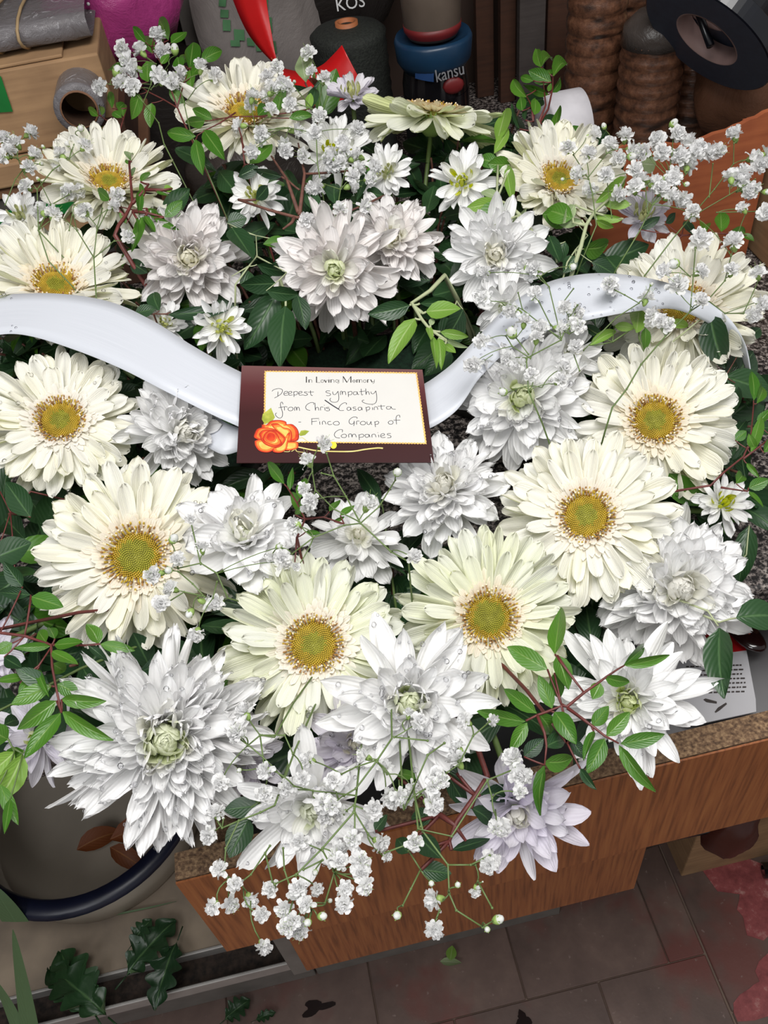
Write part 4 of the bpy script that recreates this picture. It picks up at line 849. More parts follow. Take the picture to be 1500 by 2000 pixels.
def fill_label(px, py):
    for x, y, nm in sorted(NEAR, key=lambda q: math.hypot(q[0] - px, q[1] - py)):
        dx, dy = px - x, py - y
        for d in sorted((('left of', -dx), ('right of', dx), ('above', -dy), ('below', dy)), key=lambda q: -q[1])[:2 if math.hypot(dx, dy) < 260 else 1]:
            k = 'dark leaf sprig in the shade %s the %s' % (d[0], nm)
            if k not in used: used.add(k); return k
    x, y, nm = min(NEAR, key=lambda q: math.hypot(q[0] - px, q[1] - py))
    for k in ('dark leaf sprig lowest in the gap beside the ' + nm, 'dark leaf sprig poking out beside the ' + nm, 'dark leaf sprig behind the petals of the ' + nm, 'dark leaf sprig under the head of the ' + nm):
        if k not in used: used.add(k); return k
fpts = []
for i in range(34):
    a = 2 * PI * i / 34 + fr.uniform(-.04, .04)
    for rr_ in ((.76, 1.04) if i % 2 else (.92, .66)):
        fpts.append((735 + 610 * rr_ * math.cos(a), 905 + 590 * rr_ * math.sin(a) * (1.06 if math.sin(a) < 0 else .93)))
fpts += [(20, 1180), (40, 1060), (20, 1000), (60, 700), (30, 730), (150, 1320), (60, 1370), (1440, 760), (1400, 1060), (560, 900), (150, 460), (20, 480), (620, 160), (1040, 250), (930, 290), (1180, 480), (1440, 900), (760, 1100), (860, 320), (850, 420), (930, 430), (1010, 390), (560, 430), (610, 380), (700, 420), (880, 250), (1010, 200), (420, 300), (330, 420), (40, 690), (0, 665), (100, 700), (180, 740), (1450, 820), (1470, 930), (1180, 640), (20, 1300), (1300, 960), (0, 1120), (40, 1240), (90, 1400), (-10, 640), (20, 620), (1470, 760)]
for k, (fx, fy) in enumerate(fpts):
    if ((fx - 700) / 250) ** 2 + ((fy - 730) / 170) ** 2 < 1 or (520 < fx < 780 and 500 < fy < 760): continue
    if fy > 1480 and not 420 < fx < 1050: continue
    if fx < -60 or (fx < 400 and fy > 1440): continue
    base = P(fx, fy, -.075); root = empty('filler_sprig', base); tag(root, fill_label(fx, fy), 'foliage', 'dark filler foliage of the wreath')
    q = ring_point(base); tip = P(fx + fr.uniform(-25, 25), fy + fr.uniform(-25, 25), -.034)
    pts = bez(q, tip, (base - (q + tip) / 2) * .8, 7); MB().tube([p - base for p in pts], [.0016 - .0001 * i for i in range(8)], 5).build('stem', M['twig'], root)
    for j in range(15):
        t = .2 + .8 * j / 14; p = pts[int(t * 7)] + Vector((fr.gauss(0, .008), fr.gauss(0, .008), 0))
        d = Vector((fr.gauss(0, 1), fr.gauss(0, 1), fr.uniform(-.2, .6))).normalized(); Ln = fr.uniform(.028, .046)
        ups = (Vector((fr.gauss(0, .6), fr.gauss(0, .6) - .5, 1))).normalized(); y = ups.cross(d).normalized(); z = d.cross(y)
        m = Matrix.Translation(p - base) @ Matrix((d, y, z)).transposed().to_4x4() @ Matrix.Diagonal((Ln, Ln * fr.uniform(.40, .58), Ln, 1))
        link('leaf', leaf_mesh('leafd' if fr.random() < .88 else 'leafb', 'obov' if fr.random() < .6 else 'oval', fr.randrange(3)), root, m)
# ------------------------------------------------------------------ baby's breath
def G(s, ox, oy, sc):
    out = []
    for q in s.replace('\n', '').split(','):
        f = q.split()
        if len(f) >= 2: out.append((ox + sc * float(f[0]), oy + sc * float(f[1]), 1 if 'b' in f[2:] else 0) + ((float(f[-1]),) if len(f) > 2 and f[-1] != 'b' else ((11,) if 'b' in f[2:] else ())))
    return out
c7 = (350, 1400, .46667); cL = (0, 880, .4); cC = (500, 850, .4)
def S(label, st, fl, c, **k):
    s = ST(st, *c); sprig(label, s[0], G(fl, *c), branch=s[1:], **k)
S("baby's breath standing in front of the pink bag at top left", '640 560 620 480 560 400 590 330 610 250; 560 400 500 330 430 330; 590 350 660 250', '620 140,480 192,552 200,637 200,683 197 b 14,500 240,530 270,455 282 b 15,500 290,478 325,520 340,393 338,615 295,635 315,668 322,697 290', c1, lift=.022, size=17, seed=1)
S("two baby's breath blossoms on a fork left of the top left gerbera", '745 520 720 410 765 345; 720 410 700 330', '785 265,837 298', c1, lift=.03, size=16, seed=2)
S("baby's breath reaching over the left edge of the frame at top", '150 900 145 740 205 665 270 620 300 530; 145 740 95 680 70 620; 20 800 60 700 100 650', '115 520,15 545,65 560,35 595,10 612,132 605,108 655,240 605,270 565 b 11,315 503 b 11,330 572,105 730,225 640 12,170 575 b 6,160 640 b 6,-20 600', c1, lift=.035, size=16, seed=3)
S("baby's breath across the petals of the upper left gerbera", '190 1020 150 900 200 800 270 760; 270 900 290 800 330 830; 380 900 420 820 450 770', '270 750,300 745,210 840,330 825,455 765,165 826,150 700 b 6', c1, lift=.03, size=17, seed=4)
S("forked baby's breath stem crossing down to the left ribbon", '568 600 560 480 550 310 450 150 430 60; 550 310 570 130 600 20; 550 310 640 240 670 210', '740 190,495 40 16,310 45 15,660 10 13', cB, lift=.034, size=16, seed=5)
S("baby's breath over the right side of the top left gerbera", '1240 640 1235 520 1225 430 1150 340 1100 290; 1225 430 1060 360; 1235 520 1130 500 1000 510; 1235 480 1260 330', '1207 210,1083 267,1220 285 13,1265 310 15,1045 308,1110 325,1130 345,1060 345,1045 370,985 380,985 405,1135 410,1057 435,1248 455,940 492,1022 520,1025 540,1152 510,1230 520,1393 503,1115 590,1112 560,985 590,1192 608,1150 320 b 6', c1, lift=.036, size=16, seed=6)
S("dense baby's breath over the white chrysanthemum at top centre", '1300 900 1320 800 1330 740 1350 660; 1330 740 1270 720; 1350 690 1420 620; 1230 840 1290 800', '1250 730,1368 728,1327 820,1200 857,1420 805,1330 640,1360 620,1395 660,1340 560,1300 600,1440 700,1400 610,1300 650,1375 690,1225 735,1290 620,1350 590,1460 650', c1, lift=.035, size=16, seed=7)
S("baby's breath over the disc of the upper right gerbera", '830 880 815 760 800 700 740 605; 800 690 870 600; 890 850 870 700', '812 527,940 535,883 568,860 495 b 9,718 582,797 605,912 615,760 680,870 685,803 735,910 755,965 585,965 612 b 14,975 665,700 700 b 6', c2, lift=.035, size=17, seed=8)
S("full baby's breath in front of the left part of the terracotta carton", '1000 900 1050 800 1110 700 1125 600 1130 530; 1050 800 1180 680; 1030 830 1020 720; 1110 690 1200 620', '1128 485 b 13,1142 525,1070 550,1025 597,1085 600,1145 600,1200 560,1225 580,1260 595,1300 590,1160 620,1185 650,1125 685,1180 720 b 9,1165 775,1200 830,1010 710,1040 710,980 735,1115 770,1080 745,1210 600,1010 600,1060 720,1130 700,1090 700 b 10', c2, lift=.04, size=18, seed=9)
S("tall loose baby's breath at the right in front of the carton", '1130 930 1230 810 1290 740 1365 640 1367 560; 1230 830 1350 760 1450 700; 1270 770 1285 640; 1300 830 1480 825', '1370 530,1440 618,1465 640,1490 605,1355 695,1400 680,1400 720,1435 738,1400 815 10,1490 750 b 10,1490 830,1380 700,1420 750', c2, lift=.045, size=18, seed=10)
S("spreading baby's breath over the right end of the ribbon", '740 1040 810 950 880 830 1000 690 1120 570 1210 510 1290 420 1320 300; 1120 570 1135 400 1145 270; 600 760 760 600 870 530 800 490 740 460; 1210 520 1290 580 1380 580; 1120 400 1060 345', '1165 225 24,1330 240 22,1045 338 b 18,995 375,1165 380,1320 375,1450 390,1465 530,1425 585,1165 520,1060 450 24,905 510,935 610,975 620,1005 640,940 590 16,735 455,730 440,1380 70 14,1135 85 14,930 440 b 6', c5, lift=.058, size=17, seed=11)
S("thick spray of baby's breath over the full chrysanthemum right of the card", '330 960 320 800 490 710 530 600 570 540; 530 680 440 640 380 520; 490 700 430 450 390 400; 340 800 250 740 220 690; 490 710 300 560 280 480; 490 540 550 460; 330 780 270 700; 540 750 580 860', '545 352 b 12,365 365,310 355,120 385,115 510,358 488,265 570,310 625,345 385,510 555,555 600,575 650,480 650,560 740,385 650,370 705,250 680 b 18,100 715,50 830,75 830,235 800,290 830,345 885,480 910,500 845,210 965 b 14,130 505,540 640,560 570,400 650,230 560', c5, lift=.056, size=16, seed=12)
S("baby's breath rising from below the card, one blossom touching it", '745 617 660 570 510 430 440 300 380 200 345 90; 510 430 430 440 280 500 175 580; 500 420 380 360 290 270 275 180; 510 430 600 350 680 220; 380 200 320 185', '325 45,255 130,545 342 21,690 183 b 15,270 320,265 350,190 440,130 600,770 590 16,115 545 b 8,240 255 15,205 435 b 10,75 590 12,200 640 10', cC, lift=.06, size=18, seed=13)
S("baby's breath between the largest gerbera and the cupped chrysanthemum", '1112 720 1060 600 980 550 870 575; 1000 715 940 650 870 590; 980 555 930 340; 990 710 900 690 820 740; 1040 720 1060 640', '845 435 b 16,870 535,825 585 b 13,745 610,840 675,785 745,930 335 12,1000 740,1070 740,930 790 b 14,960 890,1360 470 b 11,1380 540,985 480 15,770 600', cL, lift=.04, size=18, seed=14)
S("baby's breath over the right flank of the biggest chrysanthemum", '1340 1400 1270 1390 1210 1440; 1280 1390 1390 1390 1430 1480; 1270 1390 1290 1540', '1160 1385 20,1180 1385 b 12,1170 1560 b 8,1290 1670 20,1075 1620 18,1200 1280 20,1480 1600 16', (0, 880, .4), lift=.05, size=18, seed=15)
S("baby's breath dangling left of the drooping chrysanthemum", '400 370 340 400 250 435 195 550 190 620; 250 435 180 465; 380 540 300 660 250 700; 360 570 390 690', '155 407 20,125 495,172 640,230 700,145 790,215 780,295 760,340 825,385 720,350 955,185 425 b 5', c7, lift=.045, size=18, seed=16)
S("dense baby's breath hanging before the drawer front at bottom centre", '740 340 730 400 600 550 490 660 400 700; 600 560 650 650 610 780; 435 550 440 640 460 700; 735 400 790 490; 735 380 735 500; 490 660 480 760; 600 600 520 640', '490 730,440 800,575 720 15,535 785,480 850,450 880,510 890,540 860 b 13,595 835 b 14,570 650 b 10,690 720,690 780,630 770 b 8,775 705,665 560,670 610,750 610 24,760 650 20,730 515,835 525 20,865 585 12,505 525,655 610,500 720,500 880', c7, lift=.05, size=19, seed=17)
S("baby's breath over the drooping chrysanthemum at the bottom", '890 90 830 180 740 300 690 330; 830 180 740 210 680 240; 730 370 780 390; 740 330 560 310 480 290; 830 190 870 240', '545 180,465 290,600 360 22,640 370,680 400,610 410,365 225,245 75,645 270,780 165,865 215,810 390 22,875 320,920 330,975 300,890 350,945 340,440 300,640 320', c7, lift=.05, size=18, seed=18)
S("baby's breath in front of the spiky chrysanthemum at bottom right of centre", '940 390 1040 160 1110 110; 1180 180 1230 80 1300 20; 1040 100 900 85', '1000 20,1200 20,1165 185 22,1080 245,1060 290,1055 360 24,1170 130 16,1095 270,1310 10 13,960 -10 13', c7, lift=.055, size=18, seed=19)
S("long stemmed baby's breath with round buds hanging lowest over the drawer", '985 330 1020 480 1125 620 1130 740 1160 810 1270 880; 1010 640 970 720 935 790; 960 560 1010 640; 1125 620 1240 620; 1250 690 1310 800; 1090 810 1070 860; 1010 460 940 540 860 570', '980 525,1055 695 b 10,1165 705 b 10,1075 765 23,915 830 b 14,1070 885 20,1290 890 b 10,1330 850 b 16,1240 725 13,980 550 b 10,1270 690 b 3', c7, lift=.05, size=19, seed=20)
S("baby's breath beside the lilac-tinged chrysanthemum", '1000 470 1140 500 1290 265 1400 220; 1290 270 1310 340; 1220 620 1300 580', '1295 605 23,1345 455 21,1325 460 17,1425 240 24,1400 180 22,1425 315 15,1300 620', c7, lift=.052, size=18, seed=21)
# ------------------------------------------------------------------ things standing behind the wreath on the worktop
Q = ony
def thing(name, label, cat, loc, group=None, rot=None):
    o = empty(name, Vector(loc), rot); tag(o, label, cat, group); return o
def wbox(name, c, d, mat, root, bw=.001, rot=0):
    o = MB().box((0, 0, 0), d).build(name, mat, root, smooth=False); o.location = Vector(c) - root.location; o.rotation_euler.z = rot
    if bw: bevel(o, bw, 2)
    return o
def lump(name, c, rad, mat, root, seed=0, amp=.18, n=28, m=20, crease=7, flat=1.0):
    """a soft creased bag shape round c"""
    from mathutils import noise
    b = MB(); rows = []
    for i in range(m + 1):
        th = PI * i / m; row = []
        for j in range(n + 1):
            ph = 2 * PI * (j % n) / n; d = Vector((math.sin(th) * math.cos(ph), math.sin(th) * math.sin(ph), math.cos(th)))
            k = 1 + amp * noise.noise(d * 1.7 + Vector((seed, 0, 0))) + amp * .45 * abs(noise.noise(d * crease + Vector((0, seed, 0)))) + amp * .2 * noise.noise(d * 15)
            row.append(Vector((d.x * rad[0], d.y * rad[1], d.z * rad[2])) * k)
        rows.append(row)
    b.grid(rows); o = b.build(name, mat, root); o.location = Vector(c) - root.location; return o
def film(name, col, hi, rough=.25, scale=30, alpha=1.0):
    t = NT(name); n = t.noise(scale, 6, t.obj(), rough=.7, dist=1.2)
    t.l(t.ramp(n, [(.35, srgb(col)), (.6, srgb(col)), (.72, srgb(hi))]), t.b.inputs['Base Color']); t.b.inputs['Roughness'].default_value = rough
    t.bump(n, .7, .004); t.b.inputs['Alpha'].default_value = alpha; return t.m
M['clear'] = film('clear_wrap', '#6e6a6c', '#b9b7bb', .15, 60); M['pinkbag'] = film('pink_plastic', '#a33a78', '#d58ab4', .3, 22); M['whitebag'] = film('white_plastic', '#7d7673', '#9a9390', .35, 9)
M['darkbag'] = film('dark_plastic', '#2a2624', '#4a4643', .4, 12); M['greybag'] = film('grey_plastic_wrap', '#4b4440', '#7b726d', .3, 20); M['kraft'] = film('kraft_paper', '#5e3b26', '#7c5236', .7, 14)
M['tapegreen'] = plain('green_tape', '#11702e', .3); M['twine'] = plain('rubber_band', '#a38a66', .7); M['redrib'] = plain('red_ribbon', '#c01a1c', .35, var=.03); M['spool'] = plain('dark_green_twine', '#1e221d', .8, var=.3, nscale=400, bump=.6)
M['orange'] = plain('orange_core', '#a5633c', .6); M['jar'] = plain('dark_jar', '#141316', .12, coat=.5); M['lid'] = plain('blue_lid', '#17344e', .35); M['cup'] = plain('beige_tub', '#5e5248', .5); M['lblblue'] = plain('label_blue', '#1f3f6e', .5)  # lid and tub colours darkened, the deep shade around the jar put into them
M['white'] = plain('white_print', '#d9d9d9', .5); M['scriptgrey'] = plain('grey_print', '#77777a', .5); M['red2'] = plain('poppy_red', '#6a1a1c', .5); M['tapeblk'] = plain('dark_blue_tape', '#0d1018', .28, coat=.3); M['tapeface'] = plain('tape_roll_face', '#343b4a', .45, nscale=150); M['tapecore'] = plain('tape_core', '#9a7f7a', .6)
M['paperroll'] = plain('paper_roll', '#e2dfe4', .6); M['woodgrey'] = card_mat('grey_board', '#3c3533', '#4a4340'); M['woodbrown'] = card_mat('brown_board', '#3a2216', '#4c2d1d'); M['greenprint'] = plain('green_print', '#4c7a52', .5, var=.2, nscale=30)
def coir():
    t = NT('coir_in_film'); v = t.obj(); n = t.noise(90, 5, v, rough=.7); mp = t.n('Mapping'); mp.inputs['Scale'].default_value = (.3, .3, 1); t.l(v, mp.inputs[0]); n2 = t.noise(60, 2, mp.outputs[0])
    c = t.ramp(n, [(.3, srgb('#3b2418')), (.55, srgb('#6b4632')), (.75, srgb('#8a6148'))]); c = t.mix(t.ramp(n2, [(.35, (1, 1, 1)), (.45, (0, 0, 0))]), c, srgb('#2a1a12'))
    t.l(c, t.b.inputs['Base Color']); t.b.inputs['Roughness'].default_value = .5; t.b.inputs['Coat Weight'].default_value = .6; t.b.inputs['Coat Roughness'].default_value = .15; t.bump(n, .5, .002); return t.m
M['coir'] = coir()
# flattened cartons and the box on them, left
z = TOP; fl = [(.034, 'carddark', 'brown flattened carton at the bottom of the stack at left', 0), (.026, 'woodgrey', 'grey sheet bundle with a green taped edge, second from bottom at left', 1), (.030, 'card', 'tan flattened carton in the middle of the stack at left', 0), (.022, 'woodgrey', 'grey flattened carton with green taped edge under the top one', 1), (.012, 'carddark', 'dark brown carton sheet near the top of the stack', 0), (.026, 'card', 'top tan carton directly under the cardboard box', 0)]
for i, (h, mk, lab, gt) in enumerate(fl):
    x1 = -.100 - .012 * ((i * 7) % 4); t_ = thing('flattened_carton', lab, 'cardboard', ((x1 - .62) / 2, 1.0, z), 'stack of flattened cartons')
    wbox('sheet', ((x1 - .62) / 2, 1.015, z + h / 2), (x1 + .62, .24 + .01 * (i % 3), h - .003), M[mk], t_, .002)
    if gt: wbox('green_tape', ((x1 - .66) / 2, .885, z + h / 2 - .004), (x1 + .56, .018, .006), M['tapegreen'], t_, 0)
    z += h
bxs = .012
bx = thing('cardboard_box', 'small tan cardboard box with green tape at upper left', 'box', (-.29, .98, z))
wbox('carton_body', (-.278, .98, z + .038), (.322, .16, .076), M['card'], bx, .002); wbox('lid_flap', (-.30, .94, z + .078), (.30, .08, .003), M['card'], bx, .001, .02)
tq = [Q(-30, 130, .898), Q(2, 150, .898), Q(25, 218, .898), Q(-30, 222, .898)]
b = MB(); b.add([p - bx.location for p in tq] + [p - bx.location + Vector((0, .0006, 0)) for p in tq], [(0, 1, 2, 3), (7, 6, 5, 4), (0, 4, 5, 1), (1, 5, 6, 2), (2, 6, 7, 3), (3, 7, 4, 0)]); b.build('green_tape', M['tapegreen'], bx, smooth=False)
pk = thing('wrapped_bundle', 'clear plastic wrapped bundle with rubber bands on the cardboard box', 'package', (-.28, .97, z + .080))
lp = MB(); g = []
from mathutils import noise
for i in range(25):
    u = i / 24; row = []
    for j in range(17):
        q = 2 * PI * (j % 16) / 16; ex = .055 * (abs(math.cos(q)) ** .5) * math.copysign(1, math.cos(q)); ez = .013 * (abs(math.sin(q)) ** .5) * math.copysign(1, math.sin(q))
        k = 1 + .12 * noise.noise(Vector((u * 14, q * 2, 3))); row.append((-.16 + .32 * u, ex * k, .0145 + ez * k))
    g.append(row)
lp.grid(g).build('plastic_wrap', M['clear'], pk)
for xx in (.068, .080, .105): MB().tube([(xx + .008 * math.cos(q), .060 * math.cos(q), .0145 + .0175 * math.sin(q)) for q in [2 * PI * j / 16 for j in range(17)]], .0016, 5).build('rubber_band', M['twine'], pk)
gb = thing('plastic_bag', 'dull grey plastic bag above the wrapped bundle at the top left corner', 'bag', (-.27, 1.12, z + .05)); lump('bag_body', (-.27, 1.13, z + .10), (.13, .07, .085), M['greybag'], gb, 3)
pb = thing('plastic_bag', 'crumpled magenta pink plastic bag with white dots at top left', 'bag', (-.08, 1.10, TOP)); c_ = Q(215, 20, 1.08)
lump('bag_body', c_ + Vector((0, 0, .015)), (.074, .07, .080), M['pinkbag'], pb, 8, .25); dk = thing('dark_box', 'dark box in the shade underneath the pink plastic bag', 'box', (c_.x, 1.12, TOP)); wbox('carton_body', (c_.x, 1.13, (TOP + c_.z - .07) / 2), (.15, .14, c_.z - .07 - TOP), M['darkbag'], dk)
r = random.Random(3); b = MB()
for k in range(26):
    q = Q(r.uniform(115, 180), r.uniform(5, 60), 1.0) ; b.sphere(q - pb.location + Vector((0, .004, 0)), .0018, 6, 4)
tag(b.build('white_dots', M['white'], pb), kind='stuff')
# cellophane roll lying on its side
a0, a1 = Q(155, 214, .86), Q(196, 150, 1.04); a1.z = a0.z = max(a0.z, TOP + .03); ax = (a1 - a0)
cr_ = thing('cellophane_roll', 'roll of clear cellophane with hollow core beside the cardboard box', 'roll', a0, None, frame_from(ax))
L_ = ax.length
MB().lathe([(.0165, 0), (.0225, 0), (.023, .003), (.023, L_), (.0165, L_)], 28, cap=False).build('film_roll', M['clear'], cr_); MB().lathe([(.0155, -.001), (.017, -.001), (.017, L_), (.0155, L_)], 24, cap=False).build('core', M['carddark'], cr_)
sp_ = thing('cradle_block', 'dark block under the cellophane roll', 'block', (a0.x, .95, TOP)); wbox('wood_block', (a0.x + .008, .96, (TOP + a0.z - .026) / 2), (.05, .16, max(.01, a0.z - .026 - TOP)), M['woodbrown'], sp_)
# post, bags
po = thing('shelf_post', 'pale shelf post between the pink bag and the white bag', 'post', (Q(378, 60, 1.15).x, 1.15, TOP)); wbox('post', (Q(378, 60, 1.15).x, 1.165, TOP + .3), (.026, .026, .6), M['white_lam'], po)
def bagf(u, v): return .010 * noise.noise(Vector((u * 3, v * 3, 1))) + .006 * abs(noise.noise(Vector((u * 7 + v * 2, v * 3, 4)))) - .05 * (u * (1 - u) * 4) * .5
wbg = thing('plastic_bag', 'pale grey shopping bag with faded green lettering behind the top left gerbera', 'bag', (Q(500, 100, 1.12).x, 1.10, TOP))
x0, x1 = Q(398, 90, 1.10).x, Q(640, 60, 1.10).x; z1 = TOP + .33
def bagp(u, v): return Vector((x0 + (x1 - x0) * u + .006 * math.sin(v * 9), 1.12 + bagf(u, v), TOP + (z1 - TOP) * v))
b = MB(); b.grid([[bagp(i / 30, j / 24) - wbg.location for j in range(25)] for i in range(31)]); b.grid([[bagp(i / 30, j / 24) * 1.0 - wbg.location + Vector((0, .05 * math.sin(PI * i / 30) + .0005, 0)) for j in range(25)] for i in range(31)][::-1]); b.build('bag_body', M['whitebag'], wbg)
def bag_uv(px, py):
    q = Q(px, py, 1.09); return (q.x - x0) / (x1 - x0), (q.z - TOP) / (z1 - TOP)
b = MB()
for (px0, py0, px1, py1) in ((438, -5, 452, 18), (442, 24, 458, 40), (447, 44, 462, 66), (517, -5, 535, 24), (524, 38, 543, 68), (532, 84, 547, 108), (468, 62, 488, 84), (492, 78, 506, 94), (460, 84, 478, 96), (508, 92, 520, 104)):
    rows_ = []
    for i in range(3):
        rows_.append([bagp(*bag_uv(px0 + (px1 - px0) * i / 2, py0 + (py1 - py0) * j / 2)) + Vector((0, -.0022, 0)) - wbg.location for j in range(3)])
    b.grid(rows_)
b.build('green_lettering', M['greenprint'], wbg)
sh = thing('plastic_sheet', 'grey plastic film bundle lying behind the top left gerbera', 'plastic film', (Q(470, 150, .98).x, .98, TOP)); lump('film', (Q(470, 150, .98).x, .99, TOP + .05), (.085, .045, .052), M['greybag'], sh, 12, .2)
# red ribbon
def wband(name, rows, parent, mat, n=6):
    A = cr([r[0] for r in rows], n); B = cr([r[1] for r in rows], n)
    o = MB().grid([[a.lerp(b_, j / 3) - parent.location for j in range(4)] for a, b_ in zip(A, B)]).build(name, mat, parent); md = o.modifiers.new('thickness', 'SOLIDIFY'); md.thickness = .0006; return o
rr_ = thing('red_ribbon', 'red ribbon hanging from above with its cut end behind the flowers', 'ribbon', Q(560, 190, .92))
wband('hanging_strip', [(Q(440, -60, .98), Q(516, -60, .96)), (Q(455, 0, .98), Q(520, 0, .96)), (Q(487, 70, .97), Q(529, 60, .95)), (Q(536, 126, .94), Q(541, 122, .935)), (Q(550, 136, .92), Q(560, 160, .90))], rr_, M['redrib'])
wband('cut_end', [(Q(545, 132, .92), Q(560, 190, .88)), (Q(592, 141, .915), Q(600, 205, .88)), (Q(628, 128, .91), Q(650, 205, .88)), (Q(652, 106, .905), Q(690, 180, .88)), (Q(668, 88, .90), Q(704, 158, .885))], rr_, M['redrib'])
# twine spool and dark bag with lettering
sx = Q(682, 90, 1.02).x; spo = thing('twine_spool', 'big dark green twine spool with orange core behind the red ribbon', 'spool', (sx, 1.02, TOP))
zt = Q(682, 48, 1.02).z - TOP; pr = [(.018, 0), (.043, 0)]
for i in range(24): pr += [(.0435 + .0012 * (i % 2) - .00012 * i, .004 + (zt - .012) * i / 23)]
MB().lathe(pr + [(.036, zt - .003), (.014, zt)], 36).build('twine', M['spool'], spo); MB().lathe([(.009, zt - .02), (.009, zt + .004), (.0125, zt + .004), (.0125, zt - .02)], 24, cap=False).build('core', M['orange'], spo)
kb = thing('dark_bag', 'dark bag with small white capital letters above the twine spool', 'bag', (sx, 1.14, TOP)); lump('bag_body', (sx + .01, 1.16, TOP + .22), (.09, .045, .12), M['darkbag'], kb, 5, .08)
def text(s, name, mat, parent, loc, size, rot, sx_=1.0, ext=.0004, sp=1.0):
    c = bpy.data.curves.new(name, 'FONT'); c.body = s; c.size = size; c.extrude = ext; c.align_x = 'CENTER'; c.align_y = 'CENTER'; c.space_character = sp; c.resolution_u = 3
    o = bpy.data.objects.new('tmp', c); COL.objects.link(o); dg = bpy.context.evaluated_depsgraph_get(); me = bpy.data.meshes.new_from_object(o.evaluated_get(dg)); bpy.data.objects.remove(o); me.name = name
    me.materials.clear(); me.materials.append(mat); o2 = link(name, me, parent); o2.location = Vector(loc) - parent.location; o2.rotation_euler = rot; o2.scale = (sx_, 1, 1); return o2
text('KOS', 'white_letters', M['white'], kb, Q(684, 7, 1.10), .018, (PI / 2 - .2, 0, 0))
# jar
jx = Q(847, 100, .97).x; zr = Q(847, 92, .93).z; jr = .040; jar = thing('jar', 'dark jar with blue lid rim and a red poppy label', 'jar', (jx, .97, TOP)); H = zr - TOP
MB().lathe([(0, 0), (jr * .86, 0), (jr * .9, .006), (jr * .9, H * .72), (jr * .82, H * .82), (jr * .82, H * .9), (0, H * .9)], 40).build('glass_body', M['jar'], jar)
MB().lathe([(jr * .84, H * .80), (jr * 1.0, H * .86), (jr * 1.04, H * .97), (jr * .98, H), (jr * .9, H * .98), (0, H * .95)], 40).build('lid', M['lid'], jar)
lb = MB(); rows_ = [[(jr * .915 * math.cos(a), jr * .915 * math.sin(a), H * k) for k in (.18, .66)] for a in [-PI * .98 + PI * .96 * i / 24 for i in range(25)]]; lb.grid(rows_).build('label', M['jar'], jar)
def onjar(px, py): 
    q = Q(px, py, .97 - jr * .9); dx = max(-.99, min(.99, (q.x - jx) / (jr * .93))); return Vector((q.x, .97 - jr * .93 * math.sqrt(1 - dx * dx), q.z))
b = MB(); b.grid([[onjar(815 + 32 * i / 3, 130 + 30 * j / 3) - jar.location + Vector((0, -.0006, 0)) for j in range(4)] for i in range(4)]); b.build('blue_stamp', M['lblblue'], jar)
text('kansu', 'script_word', M['scriptgrey'], jar, onjar(877, 140) + Vector((0, -.003, 0)), .017, (PI / 2 - .2, 0, .25), .9)
b = MB(); b.sphere(onjar(886, 168) - jar.location, .011, 10, 6, (1.1, .3, .8)); b.build('poppy', M['red2'], jar)
tub = thing('beige_tub', 'beige tub standing on the jar lid at the top edge', 'tub', (jx, .97, zr + .0)); MB().lathe([(0, -.002), (.026, -.002), (.030, .006), (.032, .05), (.033, .13), (.030, .13), (0, .12)], 36).build('tub_body', M['cup'], tub); MB().lathe([(.0262, -.001), (.0303, .005), (.0306, .011), (.0300, .011)], 36, cap=False).build('base_rim', M['red2'], tub)
# boards leaning at the back, wood panel and paper roll
def board(px0, px1, y, mat, lab, h=.42, th=.012):
    xa, xb = Q(px0, 60, y).x, Q(px1, 60, y).x; o = thing('leaning_board', lab, 'board', ((xa + xb) / 2, y, TOP), 'boards against the back wall'); wbox('plank', ((xa + xb) / 2, y, TOP + h / 2), (xb - xa, th, h), mat, o)
board(928, 962, 1.19, M['woodbrown'], 'narrow dark brown plank right of the jar'); board(975, 1005, 1.16, M['woodbrown'], 'second dark brown plank, between the jar and the grey board'); board(1012, 1062, 1.13, M['woodgrey'], 'dull grey board behind the upright green twig'); board(1066, 1128, 1.15, M['woodbrown'], 'reddish brown plank left of the coir stacks'); board(1440, 1640, 1.17, M['beigewood'], 'pale beige wooden board in the top right corner')
pr0 = Q(1062, 262, .84); prx = thing('paper_roll', 'roll of white paper lying behind the upper right gerbera', 'roll', (pr0.x, .84, TOP), None, None); wl = Q(1134, 264, .84).x - pr0.x
MB().lathe([(.012, 0), (.036, 0), (.037, .002), (.037, wl), (.012, wl)], 36, Matrix.Translation((0, 0, pr0.z - TOP)) @ Matrix.Rotation(PI / 2, 4, 'Y')).build('paper', M['paperroll'], prx); MB().lathe([(.011, -.001), (.0125, -.001), (.0125, wl + .001), (.011, wl + .001)], 20, Matrix.Translation((0, 0, pr0.z - TOP)) @ Matrix.Rotation(PI / 2, 4, 'Y'), cap=False).build('core', M['carddark'], prx)
cb_ = thing('paper_roll_stand', 'brown block carrying the white paper roll', 'block', (pr0.x + wl / 2, .85, TOP)); hh_ = pr0.z - .037 - TOP
if hh_ > .004: wbox('wood_block', (pr0.x + wl / 2, .85, TOP + hh_ / 2), (wl * 1.1, .06, hh_), M['woodbrown'], cb_)
